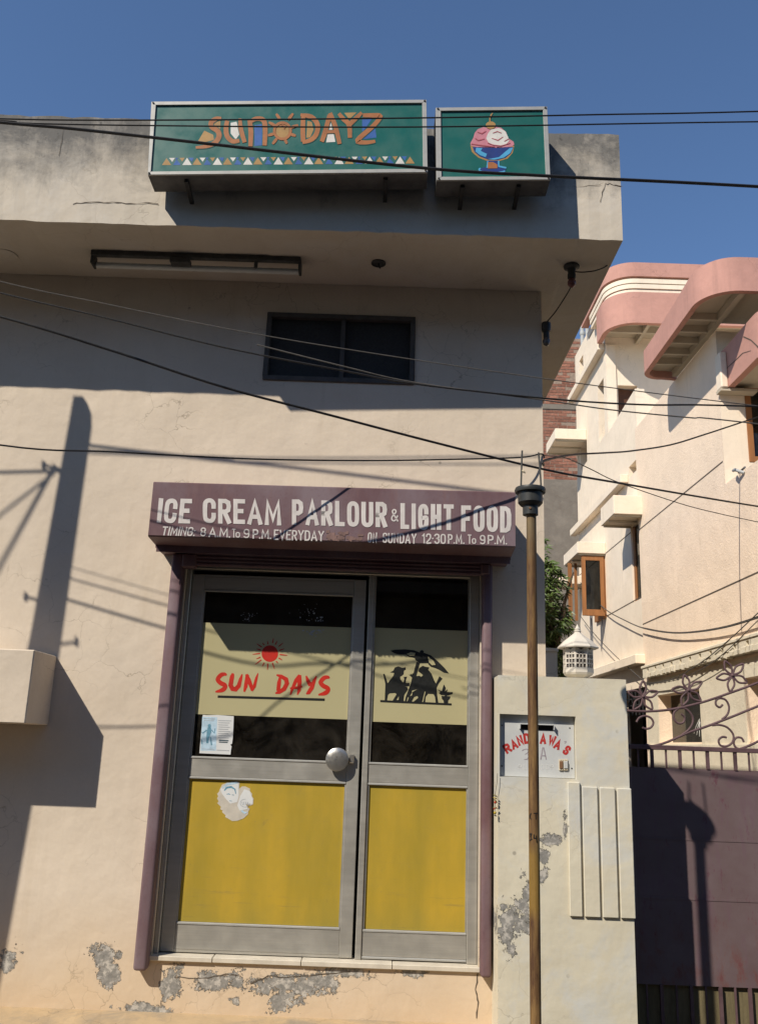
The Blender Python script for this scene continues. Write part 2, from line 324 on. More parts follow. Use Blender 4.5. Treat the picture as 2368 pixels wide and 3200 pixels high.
# ------------------------------------------------------------------ mesh builder
def rootloc(o):
    v = Vector((0, 0, 0))
    while o is not None: v += o.location; o = o.parent
    return v
class MB:
    def __init__(s): s.v = []; s.f = []; s.k = 0
    def add(s, vs_, fs):
        b = len(s.v); s.v += [Vector(p) for p in vs_]; s.f += [tuple(i + b for i in f) for f in fs]; return s
    def box(s, x0, x1, y0, y1, z0, z1):
        return s.add([(x0, y0, z0), (x1, y0, z0), (x1, y1, z0), (x0, y1, z0), (x0, y0, z1), (x1, y0, z1), (x1, y1, z1), (x0, y1, z1)],
                     [(0, 3, 2, 1), (4, 5, 6, 7), (0, 1, 5, 4), (1, 2, 6, 5), (2, 3, 7, 6), (3, 0, 4, 7)])
    def poly(s, pts): return s.add(pts, [tuple(range(len(pts)))])
    def prism(s, pts, d):
        """outline in 3D pushed along d (front outline first)"""
        n = len(pts); d = Vector(d)
        s.add([Vector(p) for p in pts] + [Vector(p) + d for p in pts],
              [tuple(range(n)), tuple(range(2 * n - 1, n - 1, -1))] + [(i, i + n, (i + 1) % n + n, (i + 1) % n) for i in range(n)])
        return s
    def tube(s, pts, r, n=8, caps=True):
        pts = [Vector(p) for p in pts]; rr = r if hasattr(r, '__len__') else [r] * len(pts)
        b = len(s.v); prev = None
        for i, p in enumerate(pts):
            t = (pts[min(i + 1, len(pts) - 1)] - pts[max(i - 1, 0)]).normalized()
            if prev is None:
                a = Vector((0, 0, 1)) if abs(t.z) < .9 else Vector((1, 0, 0)); u = t.cross(a).normalized()
            else: u = (prev - t * prev.dot(t)).normalized()
            prev = u; w = t.cross(u)
            for k in range(n):
                a = 2 * pi * k / n; s.v.append(p + (u * cos(a) + w * sin(a)) * rr[i])
        for i in range(len(pts) - 1):
            for k in range(n):
                s.f.append((b + i * n + k, b + i * n + (k + 1) % n, b + (i + 1) * n + (k + 1) % n, b + (i + 1) * n + k))
        if caps:
            s.f.append(tuple(b + k for k in range(n - 1, -1, -1))); e = b + (len(pts) - 1) * n
            s.f.append(tuple(e + k for k in range(n)))
        return s
    def lathe(s, c, prof, n=20, axis='z'):
        """prof: list of (radius, along)"""
        c = Vector(c); b = len(s.v)
        for r, h in prof:
            for k in range(n):
                a = 2 * pi * (k + .5) / n
                if axis == 'z': q = Vector((cos(a) * r, sin(a) * r, h))
                elif axis == 'y': q = Vector((cos(a) * r, h, sin(a) * r))
                else: q = Vector((h, cos(a) * r, sin(a) * r))
                s.v.append(c + q)
        for i in range(len(prof) - 1):
            for k in range(n):
                s.f.append((b + i * n + k, b + i * n + (k + 1) % n, b + (i + 1) * n + (k + 1) % n, b + (i + 1) * n + k))
        s.f.append(tuple(b + k for k in range(n - 1, -1, -1))); e = b + (len(prof) - 1) * n; s.f.append(tuple(e + k for k in range(n)))
        return s
    def panel(s, ax, c, th, ar, br, holes=(), step=None):
        """flat wall with rectangular openings. ax 'y': a=x,b=z at y=c..c+th ; ax 'x': a=y,b=z"""
        A = sorted({ar[0], ar[1], *[h[0] for h in holes], *[h[1] for h in holes]})
        B = sorted({br[0], br[1], *[h[2] for h in holes], *[h[3] for h in holes]})
        P = (lambda a, b, d: (a, c + d, b)) if ax == 'y' else (lambda a, b, d: (c + d, a, b))
        hole = lambda i, j: any(h[0] <= A[i] and A[i + 1] <= h[1] and h[2] <= B[j] and B[j + 1] <= h[3] for h in holes)
        solid = lambda i, j: 0 <= i < len(A) - 1 and 0 <= j < len(B) - 1 and not hole(i, j)
        for i in range(len(A) - 1):
            for j in range(len(B) - 1):
                if not solid(i, j): continue
                a0, a1, b0, b1 = A[i], A[i + 1], B[j], B[j + 1]
                s.poly([P(a0, b0, 0), P(a1, b0, 0), P(a1, b1, 0), P(a0, b1, 0)])
                s.poly([P(a0, b1, th), P(a1, b1, th), P(a1, b0, th), P(a0, b0, th)])
                if not solid(i - 1, j): s.poly([P(a0, b0, 0), P(a0, b1, 0), P(a0, b1, th), P(a0, b0, th)])
                if not solid(i + 1, j): s.poly([P(a1, b0, 0), P(a1, b0, th), P(a1, b1, th), P(a1, b1, 0)])
                if not solid(i, j - 1): s.poly([P(a0, b0, 0), P(a0, b0, th), P(a1, b0, th), P(a1, b0, 0)])
                if not solid(i, j + 1): s.poly([P(a0, b1, 0), P(a1, b1, 0), P(a1, b1, th), P(a0, b1, th)])
        return s
    def ribbon(s, pts, fn, closed=False):
        """variable-width stroke: pts (x,y,w); fn(x,y,k)->3D; each stroke lies a hair above the last"""
        s.k += 1; k = s.k; n = len(pts); L = []; Rr = []
        for i in range(n):
            x, y, w = pts[i]
            a = pts[(i - 1) % n] if closed or i > 0 else None; b = pts[(i + 1) % n] if closed or i < n - 1 else None
            d1 = Vector((x - a[0], y - a[1])).normalized() if a else None
            d2 = Vector((b[0] - x, b[1] - y)).normalized() if b else None
            if d1 is None: d1 = d2
            if d2 is None: d2 = d1
            n1 = Vector((-d1.y, d1.x)); n2 = Vector((-d2.y, d2.x)); m = n1 + n2
            m = m.normalized() if m.length > 1e-6 else n1
            o = m * (w / 2 / max(.5, m.dot(n1)))
            L.append(fn(x + o.x, y + o.y, k)); Rr.append(fn(x - o.x, y - o.y, k))
        b = len(s.v); s.v += L + Rr
        for i in range(n if closed else n - 1):
            j = (i + 1) % n; s.f.append((b + i, b + n + i, b + n + j, b + j))
        return s
    def build(s, name, mat, parent=None, smooth=False, loc=None, bevel=0, seg=1):
        base = rootloc(parent) if parent else Vector(loc or (0, 0, 0))
        me = bpy.data.meshes.new(name); me.from_pydata([tuple(v - base) for v in s.v], [], s.f)
        bm = bmesh.new(); bm.from_mesh(me)
        if bevel:
            bmesh.ops.remove_doubles(bm, verts=bm.verts, dist=1e-5)
            bmesh.ops.recalc_face_normals(bm, faces=bm.faces)
            bmesh.ops.bevel(bm, geom=[e for e in bm.edges if len(e.link_faces) == 2 and e.calc_face_angle(0) > .5], offset=bevel, segments=seg, affect='EDGES', profile=.5)
        else: bmesh.ops.recalc_face_normals(bm, faces=bm.faces)
        bm.to_mesh(me); bm.free()
        if smooth:
            for p in me.polygons: p.use_smooth = True
            try: me.set_sharp_from_angle(angle=radians(38))
            except Exception: pass
        me.materials.append(M[mat] if isinstance(mat, str) else mat)
        o = bpy.data.objects.new(name, me); COL.objects.link(o)
        if parent: o.parent = parent
        else: o.location = base
        return o
def thing(name, label, cat, loc, group=None):
    o = bpy.data.objects.new(name, None); COL.objects.link(o); o.location = loc; o.empty_display_size = .2
    return tag(o, label, cat, group)
def tag(o, label=None, cat=None, group=None, kind=None):
    if label: o['label'] = label
    if cat: o['category'] = cat
    if group: o['group'] = group
    if kind: o['kind'] = kind
    return o
def box(name, mat, parent, x0, x1, y0, y1, z0, z1, bevel=0, **k):
    return MB().box(x0, x1, y0, y1, z0, z1).build(name, mat, parent, bevel=bevel, **k)
def spline(pts, n=8):
    pts = [Vector(p) for p in pts]; out = []
    for i in range(len(pts) - 1):
        p0, p1, p2, p3 = pts[max(i - 1, 0)], pts[i], pts[i + 1], pts[min(i + 2, len(pts) - 1)]
        for k in range(n):
            t = k / n
            out.append(.5 * ((2 * p1) + (p2 - p0) * t + (2 * p0 - 5 * p1 + 4 * p2 - p3) * t * t + (3 * p1 - p0 - 3 * p2 + p3) * t ** 3))
    return out + [pts[-1]]
def smooth2(st, k=1):
    return [tuple(v) for v in spline(st, 4)] if len(st) > 2 else list(st)
def rough_box(x0, x1, y0, y1, z0, z1, nx, amp, top=.0):
    """long box whose front edges wander a little like hand-trowelled plaster"""
    m = MB(); ring = []
    rnd = random.Random(int(x0 * 100 + z1 * 37))
    for i in range(nx + 1):
        x = x0 + (x1 - x0) * i / nx; j = lambda s=1: rnd.uniform(-amp, amp) * s
        e = (0 < i < nx)
        m.v += [Vector((x, y0 + j(.5) * e, z0 + j() * e)), Vector((x, y1, z0)), Vector((x, y1, z1)), Vector((x, y0 + j(.5) * e, z1 + (j(1.6) - top * abs(j()) * 0) * e))]
    for i in range(nx):
        b = i * 4
        for k in range(4): m.f.append((b + k, b + (k + 1) % 4, b + 4 + (k + 1) % 4, b + 4 + k))
    m.f.append((0, 3, 2, 1)); b = nx * 4; m.f.append((b, b + 1, b + 2, b + 3))
    return m

# ------------------------------------------------------------------ sign-writer's stroke letters
_O = [(0, .22), (0, .78), (.16, .95), (.5, 1), (.84, .95), (1, .78), (1, .22), (.84, .05), (.5, 0), (.16, .05)]
GL = {
 'I': (.0, [[(0, 0), (0, 1)]]), 'C': (.8, [[(1, .70), (.98, .84), (.8, .97), (.5, 1), (.16, .95), (0, .78), (0, .22), (.16, .05), (.5, 0), (.8, .03), (.98, .16), (1, .30)]]),
 'E': (.7, [[(1, 1), (0, 1), (0, 0), (1, 0)], [(0, .52), (.8, .52)]]), 'F': (.7, [[(1, 1), (0, 1), (0, 0)], [(0, .5), (.8, .5)]]),
 'R': (.8, [[(0, 0), (0, 1), (.6, 1), (.93, .92), (1, .75), (.93, .56), (.6, .48), (0, .48)], [(.5, .46), (1, 0)]]),
 'P': (.8, [[(0, 0), (0, 1), (.6, 1), (.93, .92), (1, .73), (.93, .53), (.6, .45), (0, .45)]]),
 'A': (1.0, [[(0, 0), (.5, 1), (1, 0)], [(.2, .28), (.8, .28)]]), 'M': (1.15, [[(0, 0), (.06, 1), (.5, .2), (.94, 1), (1, 0)]]),
 'L': (.62, [[(0, 1), (0, 0), (1, 0)]]), 'O': (.85, [_O + [_O[0]]]), 'U': (.85, [[(0, 1), (0, .22), (.16, .05), (.5, 0), (.84, .05), (1, .22), (1, 1)]]),
 'G': (.85, [[(1, .72), (.97, .86), (.8, .97), (.5, 1), (.16, .95), (0, .78), (0, .22), (.16, .05), (.5, 0), (.84, .04), (1, .2), (1, .46), (.58, .46)]]),
 'H': (.85, [[(0, 0), (0, 1)], [(1, 0), (1, 1)], [(0, .5), (1, .5)]]), 'T': (.85, [[(0, 1), (1, 1)], [(.5, 1), (.5, 0)]]),
 'D': (.85, [[(0, 0), (0, 1), (.5, 1), (.85, .93), (1, .72), (1, .28), (.85, .07), (.5, 0), (0, 0)]]),
 'N': (.9, [[(0, 0), (0, 1), (1, 0), (1, 1)]]), 'V': (.9, [[(0, 1), (.5, 0), (1, 1)]]), 'Y': (.9, [[(0, 1), (.5, .48), (1, 1)], [(.5, .48), (.5, 0)]]),
 'W': (1.2, [[(0, 1), (.25, 0), (.5, .8), (.75, 0), (1, 1)]]),
 'S': (.78, [[(1, .80), (.9, .95), (.5, 1), (.12, .95), (0, .77), (.12, .58), (.88, .42), (1, .23), (.88, .05), (.5, 0), (.1, .05), (0, .2)]]),
 'o': (.55, [[(a * 1, .0 + b * .62) for a, b in _O + [_O[0]]]]),
 '8': (.75, [[(.5, .53), (.1, .62), (.04, .82), (.2, .97), (.5, 1), (.8, .97), (.96, .82), (.9, .62), (.5, .53), (.08, .42), (0, .2), (.18, .03), (.5, 0), (.82, .03), (1, .2), (.92, .42), (.5, .53)]]),
 '9': (.75, [[(.98, .62), (.8, .46), (.5, .42), (.15, .5), (0, .72), (.15, .93), (.5, 1), (.85, .93), (1, .72), (1, .3), (.85, .06), (.4, 0), (.06, .08)]]),
 '1': (.3, [[(0, .8), (.9, 1), (.9, 0)]]), '2': (.75, [[(0, .76), (.12, .95), (.5, 1), (.88, .95), (1, .74), (.85, .48), (0, 0), (1, 0)]]),
 '3': (.75, [[(0, .85), (.2, .98), (.6, 1), (.95, .9), (.95, .64), (.5, .54), (.95, .44), (1, .15), (.65, 0), (.2, .02), (0, .15)]]),
 '0': (.75, [_O + [_O[0]]]), '4': (.8, [[(.75, 0), (.75, 1), (0, .3), (1, .3)]]),
 '&': (.95, [[(1, 0), (.2, .72), (.22, .93), (.45, 1), (.68, .92), (.66, .74), (.1, .36), (.05, .12), (.3, 0), (.62, .06), (.95, .42)]]),
}
def write(mat, parent, text, fn, x0, x1, h, sw, slant=0.0, gap=None, jit=0.0, isw=None):
    """lay `text` in local units between x0..x1 with cap height h; fn(x, y, k) gives the 3D point"""
    rnd = random.Random(hash(text) % 1000 if False else sum(map(ord, text)))
    gap = sw * .55 if gap is None else gap
    ws = [0 if ch in '.:\'·' else GL[ch][0] for ch in text]
    fix = sum(sw if ch not in ' ' else 0 for ch in text) + gap * (len(text) - 1)
    tot = sum(w for w in ws) or 1
    unit = max(.02, (x1 - x0 - fix) / tot)
    x = x0
    for ch, w in zip(text, ws):
        dy = rnd.uniform(-jit, jit) * h; mb = MB()
        if ch in '.:·':
            for yy in {'.': (sw * .5,), ':': (sw * .5, h * .6), '·': (h * .5,)}[ch]:
                mb.ribbon([(x + slant * yy, yy + dy, sw), (x + sw + slant * yy, yy + dy, sw)], fn)
        elif ch == "'":
            mb.ribbon([(x + sw * .6, h * .98, sw * .9), (x + sw * .2, h * .7, sw * .4)], fn)
        else:
            for st in GL[ch][1]:
                pts = []
                for (a, b) in st:
                    yy = sw / 2 + b * (h - sw) + dy
                    pts.append([x + sw / 2 + a * w * unit + slant * yy, yy, sw * rnd.uniform(.95, 1.05)])
                closed = st[0] == st[-1]
                if ch in 'COGSU8903&o2': pts = [list(q) for q in smooth2(pts)]
                if closed: pts = pts[:-1]
                else:     # square ends
                    for e, nb in ((0, 1), (-1, -2)):
                        d = Vector((pts[e][0] - pts[nb][0], pts[e][1] - pts[nb][1])).normalized() * sw * .48
                        pts[e][0] += d.x; pts[e][1] += d.y
                    for p in pts:
                        p[1] = min(max(p[1], dy - .01 * h), h + dy + .01 * h)
                mb.ribbon([tuple(p) for p in pts], fn, closed)
        mb.build('full_stop' if ch in '.:·' else 'letter', mat, parent)
        x += sw + w * unit + gap
def disc(cx, cy, rx, ry=None, n=28): return [(cx + rx * cos(2 * pi * i / n), cy + (ry or rx) * sin(2 * pi * i / n)) for i in range(n)]
def flat(reg, Y, lift=.0006):
    """print on a street-facing surface: photo point -> plane, each layer a hair prouder"""
    return lambda x, y, k=0: PY(reg, x, y, Y) + Vector((0, -lift - .00012 * k, 0))
def paint(name, mat, parent, fn, polys=(), strokes=(), k0=0, each=False):
    if each:
        for p in polys: paint(name, mat, parent, fn, [p])
        for st in strokes: paint(name, mat, parent, fn, (), [st])
        return
    m = MB(); m.k = k0
    for p in polys: m.k += 1; m.poly([fn(x, y, m.k) for x, y in p])
    for st in strokes: m.ribbon(st, fn)
    return m.build(name, mat, parent)

# ================================================================== ground
g = MB(); N = 24
for i in range(N + 1):
    for j in range(N + 1): g.v.append(Vector((-300 + 600 * i / N, -300 + 600 * j / N, 0)))
for i in range(N):
    for j in range(N): a = i * (N + 1) + j; g.f.append((a, a + N + 1, a + N + 2, a + 1))
tag(g.build('ground', 'road'), kind='structure')
tag(rough_box(-4.6, .68, -.62, 0, 0.001, .155, 40, .006).build('step_platform', 'step'), kind='structure')

# ================================================================== unseen houses added behind the camera to shade the road and darken the glass
def added_row_house(label, x0, x1, h, mat, group='added houses across the street'):
    t = thing('added_row_house', label, 'house', ((x0 + x1) / 2, -13, 0), group)
    cx = (x0 + x1) / 2; ho = []
    for z in (1.0, h * .55):
        for q in (.18, .78): ho.append((x0 + (x1 - x0) * q - .6, x0 + (x1 - x0) * q + .6, z, z + 1.2))
    MB().panel('y', -10.5, -.25, (x0, x1), (.002, h), ho + [(cx - .6, cx + .6, .02, 2.2)]).build('wall', mat, t)
    MB().box(x0, x1, -17, -10.76, .003, h - .01).build('rear_block', mat, t)
    for a, b, c, d in ho:
        o = MB().box(a, b, -10.66, -10.60, c, c + .08).build('window', 'wood', t); MB().box(a, b, -10.68, -10.67, c + .08, d).build('glass_pane', 'houseglass', o)
    MB().box(cx - .6, cx + .6, -10.66, -10.60, .02, 2.2).build('door', 'wood', t)
    MB().box(x0 - .1, x1 + .1, -10.499, -9.9, h * .5, h * .5 + .12).build('sunshade', mat, t)
added_row_house('unseen grey cement two-storey house added across the street, left of the shop', -17, -4.6, 8.0, 'cement')
added_row_house('unseen dark brick two-storey house added across the street, opposite the shop', -4.4, 5.0, 8.4, 'oldbrick')
added_row_house('unseen weathered grey two-storey house added across the street, opposite the gate', 5.2, 17.5, 7.6, 'cement')

# ================================================================== shop
shop = thing('shop_building', 'cream plastered shop with a deep flat roof overhang and glazed aluminium door', 'building', (-1.8, 5, 0))
MB().panel('y', 0, .2, (-4.6, 1.0), (0.002, 4.569), [(-1.195, .607, .412, 2.76), (-.812, .167, 3.868, 4.35)]).build('front_wall', 'wall', shop)
sw_ = MB(); sw_.box(.8, .998, .202, 10.8, .002, 4.568); sw_.build('side_wall', 'wall', shop)
box('side_wall', 'wall', shop, -4.598, -4.4, .202, 10.8, .002, 4.568)
box('back_wall', 'wall', shop, -4.4, .8, 10.6, 10.8, .002, 4.568)
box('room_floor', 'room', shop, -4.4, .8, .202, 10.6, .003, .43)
box('added_partition', 'room', shop, -4.4, .8, 3.2, 3.3, .43, 4.56)  # inner wall added to keep the room behind the glass dark
rough_box(-4.6, 1.372, -.645, .35, 4.571, 5.305, 90, .004).build('roof_overhang', 'fascia', shop)
box('roof_slab', 'fascia', shop, -4.6, 1.372, .3502, 11.0, 4.571, 5.03)
box('wall_ledge', 'wall', shop, -4.4, -1.92, -.362, -.002, 1.648, 2.051, bevel=.006)
# marble sill in four slabs
xs = [-1.203] + [PY('h', x, 860, -.02).x for x in (362, 745, 1138)] + [.617]
for i in range(4):
    box('sill_slab', 'marble', shop, xs[i] + .0015, xs[i + 1] - .0015, -.022 + .002 * (i % 2), .16, .414, .4395 + .001 * (i % 3), bevel=.003)
# upper window
wf = MB()
for a in ((-.812, .167, 4.318, 4.35), (-.812, .167, 3.868, 3.900), (-.812, -.782, 3.9, 4.318), (.137, .167, 3.9, 4.318)):
    wf.box(a[0], a[1], -.012, .06, a[2], a[3])
win = wf.build('window', 'windowgrey', shop, bevel=.003)
mx = PY('d', 555, 450, .02).x
box('mullion', 'windowgrey', win, mx - .014, mx + .014, .0, .05, 3.9, 4.318)
for (a, b) in ((-.782, mx - .014), (mx + .014, .137)):
    mp = box('mesh_pane', 'mesh', win, a, b, .03, .036, 3.9, 4.318)
    box('glass_pane', 'houseglass', win, a, b, .045, .050, 3.9, 4.318)

# ---- aluminium door set
YD = .055
fr = MB()
fr.box(-1.193, -1.166, .03, .12, .441, 2.655); fr.box(.548, .605, .045, .12, .441, 2.655); fr.box(-1.166, .548, .035, .12, 2.618, 2.655)
fr.box(-.0735, -.0395, .05, .12, .441, 2.618)
dfr = fr.build('door_frame', 'alu', shop, bevel=.003)
box('jamb_strip', 'alu', dfr, .607 - .001, .6115, .01, .044, .441, 2.60)
def stile(parent, x0, x1, z0, z1, nm='stile', mat='alu'):
    m = MB(); m.box(x0, x1, .058, .098, z0, z1)
    o = m.build(nm, mat, parent, bevel=.0035, seg=2)
    if nm == 'stile': MB().box(x0 + .02, x0 + .0215, .0565, .059, z0, z1).build('groove_line', 'dark', parent)
    return o
door = MB().box(-1.164, -1.0872, .058, .098, .446, 2.588).build('glass_door', 'alu', shop, bevel=.0035, seg=2)
MB().box(-.1632, -.0905, .058, .098, .446, 2.588).build('stile', 'alu', door, bevel=.0035, seg=2)
for (z0, z1) in ((2.482, 2.588), (1.3755, 1.503), (.446, .602)):
    m = MB().box(-1.0868, -.1636, .060, .096, z0 + .014, z1 - .014)
    m.build('rail', 'alu_x', door, bevel=.002)
    for q in (z0, z1 - .0135):   # glazing beads
        if (z0 < .5 and q == z0) or (z0 > 2 and q > 2.5): MB().box(-1.0868, -.1636, .061, .096, q, q + .0135).build('rail', 'alu_x', door)
        else: MB().prism([(-1.0868, .056, q), (-.1636, .056, q), (-.1636, .056, q + .0133), (-1.0868, .056, q + .0133)], (0, .035, 0)).build('glazing_bead', 'signframe', door, bevel=.003)
for x in (-1.0868, -.1716):
    for (z0, z1) in ((1.5035, 2.4815), (.6025, 1.375)):
        MB().box(x, x + .008, .062, .09, z0, z1).build('glazing_bead', 'alu', door)
MB().box(-1.0785, -.172, .074, .079, 1.504, 2.481).build('glass_pane', 'glass', door)
MB().box(-1.0785, -.172, .072, .080, .603, 1.3745).build('yellow_board', 'yellow', door)
MB().box(-1.0780, -.1725, .0718, .0738, 1.744, 2.292).build('film_band', 'film', door)
# cut edge of the film
side = MB().box(-.038, -.0382 + .002, .058, .098, .446, 2.617).build('side_light', 'alu', shop)
for (z0, z1) in ((1.3755, 1.505), (.446, .598)):
    MB().box(-.036, .5475, .060, .096, z0 + .014, z1 - .014).build('rail', 'alu_x', side, bevel=.002)
    for q in (z0, z1 - .0135):
        MB().box(-.036, .5475, .056, .09, q, q + .0133).build('glazing_bead', 'signframe', side, bevel=.003)
for x in (-.036, .5395):
    for (z0, z1) in ((1.5055, 2.6175), (.5985, 1.375)):
        MB().box(x, x + .008, .062, .09, z0, z1).build('glazing_bead', 'alu', side)
MB().box(-.028, .5395, .074, .079, 1.506, 2.617).build('glass_pane', 'glass', side)
MB().box(-.028, .5395, .072, .080, .599, 1.3745).build('yellow_board', 'yellow', side)
MB().box(-.0275, .539, .0718, .0738, 1.737, 2.297).build('film_band', 'film', side)
# round push-pull knob
kx, kz = PY('f', 1405, 1510, .0)[0], PY('f', 1405, 1510, .0)[2]
kn = MB().lathe((kx, 0, kz), [(.022, .058), (.022, .03), (.064, .026), (.0675, .016), (.065, .009), (.052, .003), (.034, -.001), (.014, -.003)], 36, 'y').build('door_knob', 'chrome', door, smooth=True)
lx = PY('f', 1525, 1500, .05)
MB().box(lx.x - .016, lx.x + .012, .03, .057, lx.z - .028, lx.z + .022).build('lock_case', 'chrome', door, bevel=.004)
MB().box(kx, lx.x, .045, .055, kz - .006, kz + .006).build('knob_arm', 'chrome', door)
# film graphics on the door
FF = flat('f', .0718)
fy = lambda pts: pts
S1 = [(527, 842, 14), (515, 832, 26), (485, 838, 34), (458, 872, 34), (478, 900, 36), (512, 918, 36), (515, 940, 34), (490, 960, 34), (440, 972, 12)]
for dx, dy in ((0, 0), (817, 24)): MB().ribbon([(x + dx, y + dy, w) for x, y, w in smooth2(S1, 1)], FF).build('letter', 'red', door)
red = MB(); red.ribbon([(580, 825, 18), (572, 850, 34), (560, 920, 36), (575, 948, 36), (600, 952, 36), (625, 925, 34), (640, 870, 26), (652, 832, 10)], FF); red.build('letter', 'red', door)
red = MB(); red.ribbon([(668, 972, 14), (680, 930, 30), (694, 836, 28)], FF); red.ribbon([(686, 832, 22), (705, 880, 34), (735, 962, 26)], FF); red.ribbon([(728, 966, 14), (748, 930, 26), (766, 860, 20), (778, 824, 6)], FF); red.build('letter', 'red', door)
red = MB(); red.ribbon([(955, 845, 14), (945, 900, 32), (938, 965, 30)], FF); red.ribbon([(925, 838, 12), (960, 848, 28), (1000, 872, 34), (1008, 905, 34), (985, 950, 34), (945, 975, 30), (915, 984, 10)], FF); red.build('letter', 'red', door)
red = MB(); red.ribbon([(1034, 996, 10), (1050, 950, 24), (1080, 880, 30), (1108, 838, 20)], FF); red.ribbon([(1110, 838, 22), (1108, 890, 34), (1104, 960, 28), (1090, 996, 8)], FF); red.ribbon([(1032, 944, 12), (1080, 940, 22), (1130, 930, 12)], FF); red.build('letter', 'red', door)
red = MB(); red.ribbon([(1160, 845, 10), (1172, 880, 30), (1188, 912, 30), (1215, 905, 20)], FF); red.ribbon([(1242, 848, 10), (1225, 880, 26), (1205, 940, 34), (1178, 980, 30), (1160, 990, 8)], FF); red.build('letter', 'red', door)
rays = [(735, 674, 795, 667), (765, 710, 798, 697), (755, 755, 805, 717), (811, 770, 828, 740), (852, 797, 856, 747), (909, 790, 892, 741), (937, 745, 921, 727), (970, 720, 942, 702), (1010, 682, 950, 675), (988, 629, 948, 643), (978, 583, 942, 612), (931, 568, 915, 598), (901, 546, 893, 585), (853, 568, 858, 595), (813, 583, 828, 600), (768, 590, 808, 617), (766, 630, 801, 640)]
paint('sun_emblem', 'red', door, FF, [disc(872, 668, 66)], [[(a, b, 4), ((a + c) / 2, (b + d) / 2, 8), (c, d, 9)] for a, b, c, d in rays])
paint('underline', 'black', door, FF, (), [[(458, 1010, 19), (1308, 1035, 20)]])
# silhouette on the side light
FG = flat('g', .0718)
umb = [(548, 822), (600, 812), (700, 808), (790, 818), (845, 840), (850, 822), (870, 815), (886, 824), (886, 842), (960, 870), (1030, 930), (1100, 1000), (1143, 1054), (1090, 1045), (1040, 1015), (1000, 998), (960, 986), (935, 962), (930, 950), (845, 950), (800, 912), (795, 896), (740, 886), (705, 862), (640, 862), (590, 850)]
p1 = [(545, 1042), (578, 1025), (595, 992), (630, 980), (668, 995), (703, 990), (706, 1012), (686, 1025), (683, 1060), (662, 1080), (648, 1084), (650, 1110), (672, 1140), (700, 1150), (742, 1150), (742, 1182), (690, 1186), (645, 1180), (720, 1190), (728, 1215), (690, 1270), (682, 1320), (690, 1337), (570, 1332), (612, 1262), (595, 1250), (540, 1255), (525, 1270), (515, 1328), (492, 1326), (498, 1160), (476, 1058), (490, 1056), (522, 1152), (545, 1120), (580, 1075), (588, 1048)]
cup = [(683, 1088), (718, 1085), (705, 1120), (706, 1152), (680, 1150), (690, 1115)]
p2 = [(733, 1062), (752, 1070), (748, 1054), (768, 1064), (772, 1048), (790, 1062), (815, 1080), (842, 1076), (860, 1085), (832, 1112), (880, 1070), (850, 1045), (830, 1030), (840, 1000), (875, 975), (910, 986), (942, 990), (938, 1003), (930, 1012), (965, 1055), (990, 1120), (1010, 1155), (1045, 1080), (1076, 1105), (1037, 1155), (1016, 1200), (1022, 1270), (1034, 1355), (1008, 1352), (1000, 1290), (985, 1262), (930, 1258), (905, 1290), (900, 1350), (880, 1345), (905, 1235), (895, 1235), (868, 1348), (780, 1342), (830, 1300), (822, 1280), (790, 1290), (765, 1335), (720, 1336), (735, 1300), (725, 1290), (712, 1336), (695, 1337), (705, 1290), (742, 1190), (757, 1150), (768, 1095)]
pot = [(1066, 1280), (1157, 1285), (1150, 1310), (1134, 1325), (1132, 1364), (1090, 1362), (1088, 1330), (1070, 1310)]
lf = [(1090, 1163), (1110, 1200), (1096, 1240), (1127, 1212), (1120, 1242), (1180, 1242), (1178, 1260), (1130, 1276), (1060, 1270), (1038, 1250), (1056, 1242), (1028, 1216), (1070, 1232), (1078, 1200)]
paint('terrace_silhouette', 'black', side, FG, [umb, p1, cup, p2, pot, lf], [[(830, 940, 36), (790, 1090, 34)], [(447, 1332, 20), (1168, 1366, 20)], [(1110, 1285, 22), (1110, 1262, 20)]])
FG2 = flat('g', .0718, .0030)
paint('silhouette_gap', 'film', side, FG2, [[(712, 857), (755, 838), (803, 846), (793, 872), (745, 874)], [(926, 880), (985, 925), (1006, 966), (970, 970), (940, 942)], [(748, 1282), (772, 1240), (768, 1275)], [(612, 1322), (634, 1285), (632, 1322)], [(768, 1228), (820, 1215), (800, 1225), (768, 1245)]], each=True)

# notices stuck to the door
FN = flat('f', .0718, .0022)
notice = [(340, 1155), (372, 1158), (460, 1156), (586, 1166), (583, 1250), (578, 1340), (572, 1385), (558, 1392), (569, 1405), (563, 1440), (560, 1471), (440, 1466), (313, 1460), (322, 1350)]
nb = thing('paper_notice', 'pale blue and white printed notice taped inside lower corner of door glass', 'notice', FN(340, 1460))
MB().prism([FN(x, y) for x, y in notice], (0, .0012, 0)).build('sheet', 'paper', nb)
FN2 = flat('f', .0718, .0024)
paint('pale_print', 'paleblue', nb, FN2, [[(336, 1170), (455, 1175), (445, 1440), (322, 1440)]])
FN3 = flat('f', .0718, .0030)
paint('figure_print', 'inkblue', nb, FN3, [disc(393, 1243, 13, 16, 14), disc(386, 1300, 15, 22, 14)], [[(393, 1255, 26), (390, 1290, 34), (380, 1330, 22), (375, 1380, 14)], [(372, 1275, 8), (340, 1300, 6), (330, 1290, 5)], [(410, 1275, 8), (432, 1300, 6), (438, 1262, 5)], [(400, 1330, 8), (410, 1395, 10)], [(330, 1350, 6), (334, 1388, 8)]])
tl = [[(462 + 2 * (i % 2), 1200 + i * 17, 5), (566 - (i * 13) % 28, 1203 + i * 17, 5)] for i in range(9)] + [[(345, 1185, 5), (440, 1188, 5)], [(348, 1200, 4), (430, 1203, 4)], [(330, 1425, 4), (430, 1430, 4)], [(450, 1435, 5), (550, 1440, 5)]]
paint('text_line', 'greytext', nb, FN3, (), tl, each=True)
